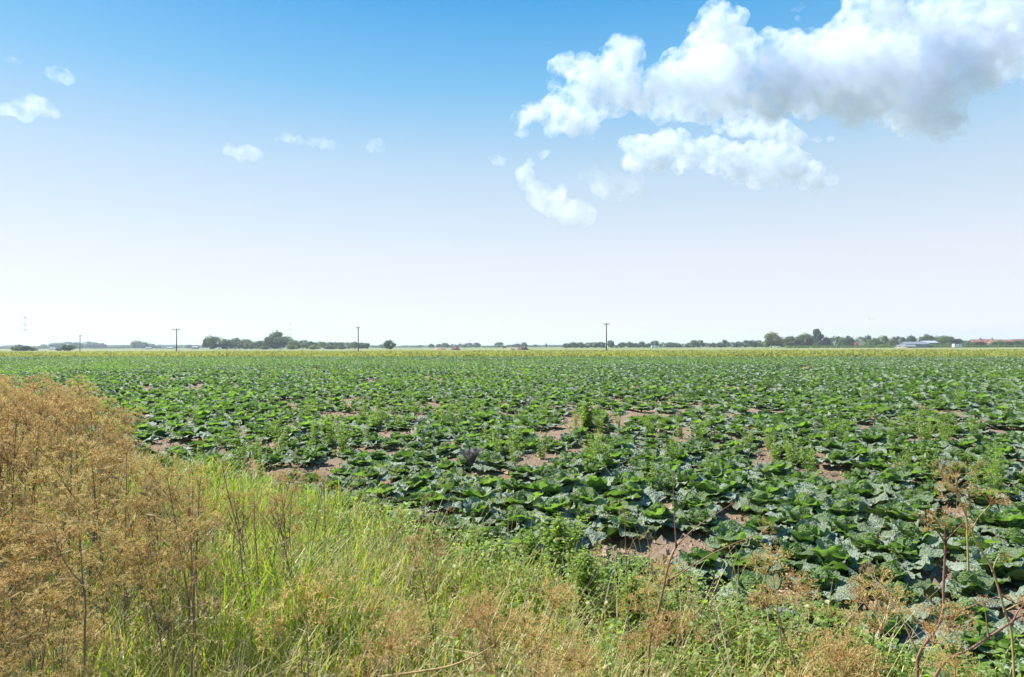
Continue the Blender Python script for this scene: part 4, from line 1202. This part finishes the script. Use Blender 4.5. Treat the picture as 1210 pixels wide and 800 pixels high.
        mb.add(V, f, None, tint=np.repeat(tint, 2 * (seg + 1)))

    def spots(n, y0, y1, px0, px1, margin, clump=.10):
        y = y1 - (y1 - y0) * rng.uniform(0, 1, n) ** 1.25; px = rng.uniform(px0, px1, n); x = (px - 605) / F * y
        x = x + rng.normal(0, .02, n); y = y + rng.normal(0, .02, n)
        e = margin + .12 * vnoise(x, y, 2.0, 51)
        m = (x * ND[0] + y * ND[1] < C0 + e) & (y > 1.5)
        return x[m], y[m], px[m]
    mb = MB()
    x, y, px = spots(200000, 1.8, 12, -80, 1290, .12)
    cl = vnoise(x, y, 3.2, 61); keep = rng.random(len(x)) < np.clip(.58 + .75 * cl, .08, 1)
    x, y, px = x[keep], y[keep], px[keep]; n = len(x)
    lush = np.maximum(np.exp(-((px - 320) / 170) ** 2), .6 * (px < 200)) * np.clip((y - 2.6) / 1.2, 0, 1)
    h = (.16 + .10 * vnoise(x, y, 1.3, 62) + .30 * lush) * rng.uniform(.55, 1.35, n); h = np.clip(h, .07, .75)
    straw_p = np.clip(.50 + .25 * vnoise(x, y, 1.1, 63) - .28 * lush + np.clip((3.6 - y) * .16, 0, .25) + np.clip((150 - px) / 400, 0, .3), .06, .8)
    tint = np.where(rng.random(n) < straw_p, rng.uniform(.6, 1, n), np.clip(.37 + .22 * rng.normal(size=n) + .1 * vnoise(x, y, 2.2, 64), 0, .55))
    blades(mb, x, y, h, rng.uniform(.0035, .0105, n) , rng.uniform(0, 6.28, n), np.abs(rng.normal(.16, .32, n)) + (tint > .6) * np.abs(rng.normal(.2, .4, n)), rng.uniform(.3, 2.0, n), tint)
    nb_ = n
    # long pale stems lying about
    x, y, px = spots(11000, 1.9, 9, -80, 1250, .1); n = len(x)
    blades(mb, x, y, rng.uniform(.25, .6, n), rng.uniform(.003, .006, n), rng.uniform(0, 6.28, n), rng.uniform(.5, 1.35, n), rng.uniform(-.2, .7, n), rng.uniform(.62, 1, n))
    tag(link('grass', mb.mesh('grass', False), M_grass), 'long green and straw-coloured grass on the verge', 'grass', kind='stuff')
    # grass heads: a few arching panicles as part of the same sward, built as feathery spikes
    mb = MB()
    x, y, px = spots(420, 2.3, 7, 150, 900, .1)
    for xx, yy in zip(x[:170], y[:170]):
        h = rng.uniform(.4, .75); az = rng.uniform(0, 6.28); d = np.array((math.cos(az), math.sin(az), 0))
        p = smooth_path([(xx, yy, 0), np.array((xx, yy, h * .7)) + d * .06, np.array((xx, yy, h)) + d * .16, np.array((xx, yy, h * .97)) + d * .26], 4)
        tube(mb, p, np.linspace(.0012, .0006, len(p)), 3, cap=False, tint=.75)
        for q in p[-6:]:
            for _ in range(7):
                dd = unit(rng.normal(size=3)) * rng.uniform(.006, .016); s = unit(np.cross(dd, rng.normal(size=3))) * .0018
                mb.add([q, q + dd * .5 + s, q + dd, q + dd * .5 - s], [(0, 1, 2, 3)], tint=rng.uniform(.75, 1))
    tag(link('seeding_grass', mb.mesh('seeding_grass', False), M_grass), 'pale feathery grass heads arching over the verge', 'grass', kind='stuff')

    # ---- brown undergrowth of the bank: broken twigs, husks and shed umbels
    mb = MB(); N = 30000
    y = 9.8 - 8.0 * rng.uniform(0, 1, N) ** 1.2; px = -100 + 380 * rng.beta(1, 2, N); x = (px - 605) / F * y
    top = np.interp(px, [-100, 60, 100, 140, 180, 260, 330], [462, 462, 480, 515, 560, 610, 650])
    hm = np.clip(EYE - (top - 409.5) / F * y, 0, 1.25)
    z = hm * rng.uniform(.03, 1, N) ** .8
    cl = vnoise(x + z * .7, y + z * .5, 3.0, 71) + .5 * vnoise(x - z, y + z, 8, 72)
    m = (x * ND[0] + y * ND[1] < C0 - .1) & (hm > .12) & (cl > .06) & (rng.random(N) < np.clip((y - 1.4) / 1.6, .12, 1))
    P = np.stack([x, y, z], -1)[m]; n = len(P)
    d = unit(rng.normal(size=(n, 3)) + (0, 0, .5)); L = rng.uniform(.015, .06, n)[:, None]; s = unit(np.cross(d, rng.normal(size=(n, 3)))); w = rng.uniform(.0012, .006, n)[:, None]
    mb.add(np.stack([P - d * L * .5, P + s * w, P + d * L * .5, P - s * w], 1).reshape(-1, 3), np.arange(4 * n).reshape(-1, 4), tint=np.repeat(np.clip(.42 + .5 * vnoise(x[m] + z[m], y[m] - z[m], 1.6, 73) + rng.normal(0, .38, n), 0, 1), 4))
    M_tangle = dry_mat('dead_tangle', (.09, .055, .03), (.62, .47, .23), (.5, .36, .16), .34)
    tag(link('dry_undergrowth', mb.mesh('dry_undergrowth', False), M_tangle), 'brown tangle of dead twigs and husks filling the bank', 'undergrowth', kind='stuff')

    # ---- leafy ground cover along the edge and at the bottom
    k = NT('weed_leaf'); c = k.mix(k.attr('tint'), (.10, .185, .035), (.23, .30, .07)); c = k.mix(k.rng(k.attr('tint'), .85, 1, 0, 1), c, (.50, .49, .26))
    M_weed = k.leaf(k.principled(c, .5, .45), k.mix(k.attr('tint'), (.34, .58, .05), (.54, .68, .10)), .46)

    def leaflets(mb, P, dirs, L, W, tint):
        n = len(P); s = unit(np.cross(dirs, np.array((0, 0, 1.0)) + rng.normal(0, .3, (n, 3)))); nn = np.cross(s, dirs)
        L, W = L[:, None], W[:, None]
        b = P; m1 = P + dirs * L * .38 + nn * L * .06; m2 = P + dirs * L * .72 + nn * L * .03; t = P + dirs * L - nn * L * .10
        V = np.stack([b, m1 - s * W + nn * W * .3, m1, m1 + s * W + nn * W * .3, m2 - s * W * .72 + nn * W * .2, m2, m2 + s * W * .72 + nn * W * .2, t], 1).reshape(-1, 3)
        o = (np.arange(n) * 8)[:, None]
        f4 = np.concatenate([o + np.array((1, 4, 5, 2)), o + np.array((2, 5, 6, 3))]); f3 = np.concatenate([o + np.array((0, 1, 2)), o + np.array((0, 2, 3)), o + np.array((4, 7, 5)), o + np.array((5, 7, 6))])
        mb.add(V, f4, f3, tint=np.repeat(tint, 8))
    mb = MB()
    x, y, px = spots(90000, 2.0, 8.5, -60, 1290, .32)
    dn = x * ND[0] + y * ND[1]
    edge = np.exp(-((dn - C0 + .35) / .5) ** 2); low = np.clip((px - 520) / 400, 0, 1) * np.clip((3.9 - y) / .8, 0, 1)
    keep = rng.random(len(x)) < np.clip(.16 + .8 * edge + .7 * low + .3 * vnoise(x, y, 2.4, 81), 0, 1)
    x, y, px = x[keep], y[keep], px[keep]; edge = edge[keep]; n = len(x)
    z = ground_z(x, y) + np.clip(.10 + .13 * edge + .09 * vnoise(x, y, 2.8, 82), .02, .4) * rng.uniform(.15, 1.15, n)
    d = unit(rng.normal(size=(n, 3)) * (1, 1, .45) + (0, 0, .15))
    leaflets(mb, np.stack([x, y, z], -1), d, rng.uniform(.016, .052, n), rng.uniform(.006, .018, n), np.clip(rng.beta(2, 2, n) + .15 * vnoise(x, y, 3, 83), 0, 1))
    tag(link('ground_cover', mb.mesh('ground_cover'), M_weed), 'pale small-leaved weeds carpeting the edge of the verge', 'ground cover', kind='stuff')

    # ---- separate leafy weeds
    def weed_proto(seed, H, nst, lsz, tint0, name, label, group, spread=.5):
        r = np.random.default_rng(seed); st, fo = MB(), MB()
        for i in range(nst):
            az = r.uniform(0, 6.28); q = r.uniform(0, spread); h = H * r.uniform(.65, 1)
            e = np.array((math.cos(az) * q * H, math.sin(az) * q * H, h)); b = np.array((math.cos(az) * .05, math.sin(az) * .05, 0)) * r.uniform(0, 1)
            p = smooth_path([b + (0, 0, -.03), b * .5 + e * .5 * (.7, .7, 1), e], 6)
            tube(st, p, np.linspace(.0038, .0015, len(p)), 5, tint=.3)
            nl = int(h / .028)
            f = np.linspace(.12, 1, nl); idx = f * (len(p) - 1); pp = np.stack([np.interp(idx, np.arange(len(p)), p[:, a]) for a in range(3)], -1)
            for rep in range(3):
                a2 = np.arange(nl) * 1.57 + rep * 2.1 + r.uniform(0, 3); el = r.uniform(-.35, .75, nl)
                dd = np.stack([np.cos(a2) * np.cos(el), np.sin(a2) * np.cos(el), np.sin(el)], -1)
                L = lsz * r.uniform(.6, 1.15, nl) * (1.15 - .55 * f)
                leaflets(fo, pp + dd * L[:, None] * .25, dd, L, L * .30, np.clip(tint0 + r.normal(0, .16, nl), 0, .84))
        t = thing(name, label, 'weed', (0, 0, 0), 0, group)
        link('stem', st.mesh('weed_stem'), M_weed, t); link('foliage', fo.mesh('foliage'), M_weed, t)
        return t

    def put(t, px, py, d=None, rz=0, sc=1.0, label=None, first=False):
        d = d or (EYE - .0) * F / (py - 409.5); p = ray_at(px, py, d); x, y = p[0], d; z = float(ground_z(np.array(x), np.array(y)))
        if first: t.location = (x, y, z); t.scale = (sc,) * 3; t.rotation_euler = (0, 0, rz); t['label'] = label or t['label']; return t
        return copy_thing(t, (x, y, z), rz, sc, label)
    ge = 'bushy green weeds on the field edge'
    w1 = weed_proto(900, .50, 26, .060, .72, 'bushy_weed', 'largest bushy bright green weed where verge and cabbages meet', ge)
    put(w1, 660, 688, None, 0, 1.0, None, True)
    for px, py, s, rz, lab in ((690, 720, .8, 1, 'bushy green weed just below the largest one'), (748, 745, .65, 2.2, 'dark green weed behind the thin straight stalk'), (628, 672, .6, 3, 'small bushy weed on the verge side of the largest weed'), (783, 760, .55, 4, 'green weed at the foot of the reddish forked stalk'),
                               (560, 660, .55, 5, 'low bushy weed below the y-shaped stalk'), (510, 655, .5, .5, 'low bushy weed at the field edge under the slim stalk'), (425, 610, .5, 1.5, 'low bushy weed where the verge meets the mid field'), (250, 575, .6, 2.5, 'bushy weed behind the wide-armed dark stalk'), (190, 560, .6, 4.2, 'bushy weed at the end of the brown bank')):
        put(w1, px, py, None, rz, s, lab)
    w2 = weed_proto(910, .62, 30, .075, .35, 'tall_field_weed', 'tall dark green bushy weed standing up alone among the cabbages', None, .42)
    put(w2, 692, 511, None, 0, 1.0, None, True)
    gf = 'pale bolting weeds among the cabbages'
    w3 = [weed_proto(920 + i, .50, 9, .040, .66, 'bolting_weed', 'pale yellow-green bolting weed poking up between the cabbages', gf, .45) for i in range(3)]
    fr = np.random.default_rng(77); i = 0; used = set()
    while i < 190:
        py = 409.5 + 1380 / fr.uniform(8.5, 60) if fr.random() < .7 else fr.uniform(500, 600); px = fr.uniform(-20, 1230); d = EYE * F / (py - 409.5)
        x = (px - 605) / F * d
        if x * ND[0] + d * ND[1] < C0 + .6 or d > far_edge(x) - 3: continue
        if vnoise(np.array(x), np.array(d), .18, 91) < -.15: continue
        j = int(fr.integers(3)); put(w3[j], px, py, None, fr.uniform(0, 6), fr.uniform(.75, 1.25), None, j not in used); used.add(j); i += 1
    # one withered grey plant
    rr = np.random.default_rng(5); mbw = MB()
    for a in range(11):
        v, f, U, V = leaf_patch(rr, rr.uniform(.22, .30), .10, R(rr.uniform(40, 80)), R(rr.uniform(0, 70)), a * .57, .02, .05, 8, 4, .8, .2, .004)
        mbw.add(v, f, tint=rr.uniform(0, 1))
    M_grey = dry_mat('withered_grey', (.13, .12, .13), (.26, .25, .25), (.2, .18, .16), .15)
    d = EYE * F / (556 - 409.5); x = (557 - 605) / F * d
    t = thing('withered_cabbage', 'withered grey cabbage with upright shrivelled leaves among green ones', 'cabbage', (x, d, float(ground_z(np.array(x), np.array(d)))), 0)
    link('rosette', mbw.mesh('withered_rosette'), M_grey, t)
    # ---- coarse yellow crop edge beyond the cabbages
    M_crop = dry_mat('strip_crop', (.10, .155, .035), (.42, .40, .11), (.46, .48, .09), .36, .4)
    mb = MB(); n = 60000; q = np.random.default_rng(15)
    y = 92 + 150 * q.uniform(0, 1, n) ** 1.7; x = q.uniform(-.95, .95, n) * y; y = y + (far_edge(x) - 100) * .8 + 2
    m = y > far_edge(x) + .3; x, y = x[m], y[m]; n = len(x)
    h = np.clip(.42 + .18 * vnoise(x, y, .09, 16) + .25 * (vnoise(x, y, .3, 17) > .62), .15, 1.0) * q.uniform(.6, 1.2, n)
    P = np.stack([x, y, h * .5], -1); a = q.uniform(0, 3.14, n); s = np.stack([np.cos(a), np.sin(a), 0 * a], -1) * (q.uniform(.10, .26, n))[:, None]; u = np.stack([q.normal(0, .12, n), q.normal(0, .12, n), h * .5], -1)
    mb.add(np.stack([P - u - s * .4, P - s * .8 + u * .2, P + u, P + s + u * .1], 1).reshape(-1, 3), np.arange(4 * n).reshape(-1, 4), tint=np.repeat(np.clip(.62 + .35 * vnoise(x, y, .05, 18) + q.normal(0, .2, n), 0, 1), 4))
    n = 5200; cx = q.uniform(-120, 105, 230); ci = q.integers(0, 230, n); x = cx[ci] + q.normal(0, .55, n) * (1 + (ci % 5)); y = far_edge(x) + .6 + q.gamma(1.5, .7, n)
    P = np.stack([x, y, q.uniform(.05, .75, n) * (.55 + .45 * np.sin(ci * 1.7) ** 2)], -1); a = unit(q.normal(size=(n, 3))); b = unit(np.cross(a, q.normal(size=(n, 3)))); s = q.uniform(.06, .16, n)[:, None]
    mb.add(np.stack([P - a * s, P - b * s, P + a * s, P + b * s], 1).reshape(-1, 3), np.arange(4 * n).reshape(-1, 4), tint=np.repeat(q.uniform(0, .35, n), 4))
    tag(link('strip_crop', mb.mesh('strip_crop', False), M_crop), 'yellow-green crop strip running across beyond the cabbages', 'crop', kind='stuff')

# ------------------------------------------------------------------ clouds
def cloud_mesh(puffs, D, rng, vox, rough, grow=1.0):
    """Puffs (photo px, py, radius px, depth offset in px) fused to one lumpy body at distance D."""
    bm = bmesh.new(); k = D / F
    from mathutils import Matrix
    for (px, py, r, *dz) in puffs:
        q = (dz[0] if dz else rng.normal(0, .5) * r)
        c = ray_at(px, py, D + q * k)
        R_ = r * k * grow
        bmesh.ops.create_icosphere(bm, subdivisions=3, radius=R_, matrix=Matrix.Translation(c) @ Matrix.Diagonal((1, 1, .92, 1)))
    me = bpy.data.meshes.new('tmp'); bm.to_mesh(me); bm.free()
    o = bpy.data.objects.new('tmp', me); COL.objects.link(o)
    md = o.modifiers.new('r', 'REMESH'); md.mode = 'VOXEL'; md.voxel_size = vox
    for i, (sc, amp) in enumerate(rough):
        tx = bpy.data.textures.new('billow', 'CLOUDS'); tx.noise_scale = sc; tx.noise_depth = 3; tx.noise_basis = 'ORIGINAL_PERLIN' if i else 'BLENDER_ORIGINAL'
        dm = o.modifiers.new('d%d' % i, 'DISPLACE'); dm.texture = tx; dm.texture_coords = 'GLOBAL'; dm.strength = amp; dm.mid_level = .5
    for i, (sc, amp) in enumerate(((vox * 5, vox * 2.2), (vox * 2.5, vox * 1.2))):
        tx = bpy.data.textures.new('curl', 'VORONOI'); tx.noise_scale = sc; tx.noise_intensity = 1.0; tx.distance_metric = 'DISTANCE_SQUARED'
        dm = o.modifiers.new('v%d' % i, 'DISPLACE'); dm.texture = tx; dm.texture_coords = 'GLOBAL'; dm.strength = -amp; dm.mid_level = .3
    md = o.modifiers.new('r2', 'REMESH'); md.mode = 'VOXEL'; md.voxel_size = vox * .9
    dg = bpy.context.evaluated_depsgraph_get(); ev = o.evaluated_get(dg)
    out = bpy.data.meshes.new_from_object(ev)
    bpy.data.objects.remove(o); bpy.data.meshes.remove(me)
    return out


def cloud_mat(name, dens, sc, lo, hi, col=(.86, .895, .955)):
    k = NT(name)
    v = k.n('ShaderNodeVolumePrincipled'); v.inputs['Color'].default_value = (*col, 1); v.inputs['Anisotropy'].default_value = .35
    if hi is None:
        v.inputs['Density'].default_value = dens
    else:
        n = k.noise(sc, 7, .64, k.pos())
        k.l(k.rng(n, lo, hi, 0, dens), v.inputs['Density'])
    k.l(v.outputs[0], k.out.inputs['Volume'])
    return k.m


def build_clouds():
    rng = np.random.default_rng(11)
    thick = cloud_mat('cloud_body', .0070, .010, .32, .52, (.75, .81, .905))  # blue-grey tint puts the shade of the cloud's middle and underside into colour
    soft = cloud_mat('cloud_fringe', .0200, .022, .46, .62, (.82, .86, .93))
    thin = cloud_mat('cloud_thin', .0165, .020, .40, .66, (.86, .895, .955))
    faint = cloud_mat('cloud_faint', .0085, .024, .40, .70, (.88, .90, .955))

    def cloud(label, puffs, D, vox=9, rough=((140, 70), (45, 30)), body=thick, fringe=soft, core=.72):
        me = cloud_mesh(puffs, D, rng, vox, rough, 1.05)
        c = np.empty(len(me.vertices) * 3, np.float32); me.vertices.foreach_get('co', c); c = c.reshape(-1, 3)
        o0 = c.mean(0); me.vertices.foreach_set('co', (c - o0).ravel()); me.update()
        me.materials.clear(); me.materials.append(fringe)
        t = link('cloud', me); t.location = o0.tolist()
        tag(t, label, 'cloud')
        if body is not None:
            mc = cloud_mesh(puffs, D, rng, vox, rough, core)
            c = np.empty(len(mc.vertices) * 3, np.float32); mc.vertices.foreach_get('co', c); mc.vertices.foreach_set('co', (c.reshape(-1, 3) - o0).ravel()); mc.update()
            mc.materials.clear(); mc.materials.append(body)
            link('cloud_core', mc, None, t)
        return t
    big = []
    for (x, y, r) in [(845, 40, 34), (832, 62, 30), (866, 70, 34), (800, 98, 36), (780, 112, 30), (835, 105, 44), (880, 100, 44), (925, 90, 46), (970, 85, 50), (1015, 85, 52), (1060, 85, 50), (1100, 100, 42), (1085, 130, 30), (1120, 142, 22), (1112, 158, 12), (1060, 120, 34),
                      (1000, 40, 34), (1015, 15, 26), (1045, 20, 38), (1090, 40, 42), (1130, 60, 40), (1165, 45, 44), (1200, 40, 40), (1130, 15, 34), (1180, 5, 36), (1215, 10, 40), (1245, 40, 40), (1150, 95, 26), (930, 55, 20), (905, 58, 18), (960, 120, 30), (1010, 125, 28), (910, 118, 26), (870, 128, 22), (820, 128, 18), (1190, 75, 24), (1225, 66, 24)]:
        big.append((x, y, r, rng.normal(0, 26)))
    cloud('largest cloud, grey underneath with bright knobbly white tops', big, 2300, 7, ((170, 95), (60, 44)))
    left = [(x, y, r, rng.normal(0, 10)) for x, y, r in [(668, 75, 15), (686, 82, 20), (724, 62, 17), (742, 70, 22), (712, 90, 26), (740, 98, 26), (690, 105, 26), (720, 118, 26), (752, 112, 18), (660, 120, 20), (640, 130, 18), (620, 140, 15), (616, 154, 10), (672, 140, 18), (650, 148, 12), (700, 138, 18), (655, 100, 10), (700, 158, 8), (682, 150, 10)]]
    cloud('tall puffy white cloud with two rounded heads', left, 2250, 5, ((110, 60), (40, 32)))
    low = [(x, y, r, rng.normal(0, 8)) for x, y, r in [(742, 172, 9), (762, 174, 16), (785, 176, 18), (803, 168, 17), (822, 180, 20), (845, 176, 18), (865, 186, 22), (890, 188, 24), (915, 190, 26), (938, 196, 24), (955, 206, 18), (965, 216, 12), (900, 205, 22), (870, 204, 18), (840, 198, 16), (810, 194, 16), (775, 190, 14), (750, 190, 12), (984, 214, 6)]]
    cloud('long white cloud with a flat grey base and knobbly top, lowest of the big ones', low, 2900, 6.5, ((150, 80), (60, 44)))
    veil = [(x, y, r, 60 + rng.normal(0, 5)) for x, y, r in [(872, 150, 15), (895, 150, 18), (920, 156, 18), (940, 164, 14), (850, 150, 10), (965, 164, 7), (982, 164, 5), (800, 135, 12), (780, 138, 12), (760, 130, 12)]]
    cloud('thin pale veil of cloud above the long white cloud', veil, 3000, 9, ((90, 44), (30, 20)), None, thin)
    hook = [(x, y, r, rng.normal(0, 4)) for x, y, r in [(618, 205, 8), (624, 218, 9), (632, 230, 10), (645, 236, 13), (660, 245, 16), (678, 250, 16), (692, 256, 11), (628, 192, 6), (641, 184, 6), (648, 180, 4), (664, 226, 8), (656, 242, 19), (676, 250, 19), (690, 254, 14), (640, 232, 15), (622, 208, 10)]]
    cloud('thin hook-shaped wisp of white cloud', hook, 2150, 6, ((80, 34), (28, 18)), None, thin)
    shelf = [(x, y, r, rng.normal(0, 4)) for x, y, r in [(690, 205, 7), (705, 207, 11), (722, 212, 13), (740, 216, 14), (757, 225, 10), (772, 234, 6), (715, 224, 9), (735, 230, 9), (725, 222, 15), (748, 214, 14), (708, 216, 12)]]
    cloud('faint grey shelf of cloud between the hook wisp and the long cloud', shelf, 2200, 6, ((80, 34), (28, 18)), None, thin)
    for lab, ps in (('small flat white cloud at the edge of the open sky', [(8, 130, 10), (22, 128, 11), (38, 124, 12), (52, 128, 11), (64, 133, 6), (-4, 131, 9), (30, 134, 9)]),
                    ('small round white cloud above the flat one', [(62, 86, 7), (70, 87, 9), (78, 91, 8), (68, 94, 6)]),
                    ('tiny faint wisp of cloud highest of the small ones', [(8, 72, 5), (15, 71, 6), (23, 73, 4)]),
                    ('small white cloud lying alone in the open sky below the paired puffs', [(272, 178, 7), (283, 181, 9), (295, 179, 10), (304, 182, 7), (299, 187, 5)]),
                    ('pair of thin joined puffs in the open sky', [(328, 163, 5), (340, 163, 8), (352, 166, 6), (368, 169, 6), (380, 168, 8), (392, 170, 6)]),
                    ('faint lone puff near the paired puffs', [(438, 174, 6), (446, 171, 8), (452, 173, 6)]),
                    ('faint streak of cloud beside the hook wisp', [(578, 187, 4), (586, 189, 6), (593, 192, 5)]),
                    ('tiny wisp above the largest cloud', [(937, 9, 4), (943, 7, 5), (942, 22, 3)])):
        cloud(lab, [(x, y, r, rng.normal(0, 2)) for x, y, r in ps], 2200, 4, ((60, 26), (22, 16)), None, faint)
HAZE = .00022
build_light()
build_ground()
NEAR = build_cabbages()
build_trees()
build_structures()
build_verge()
build_clouds()
build_haze()
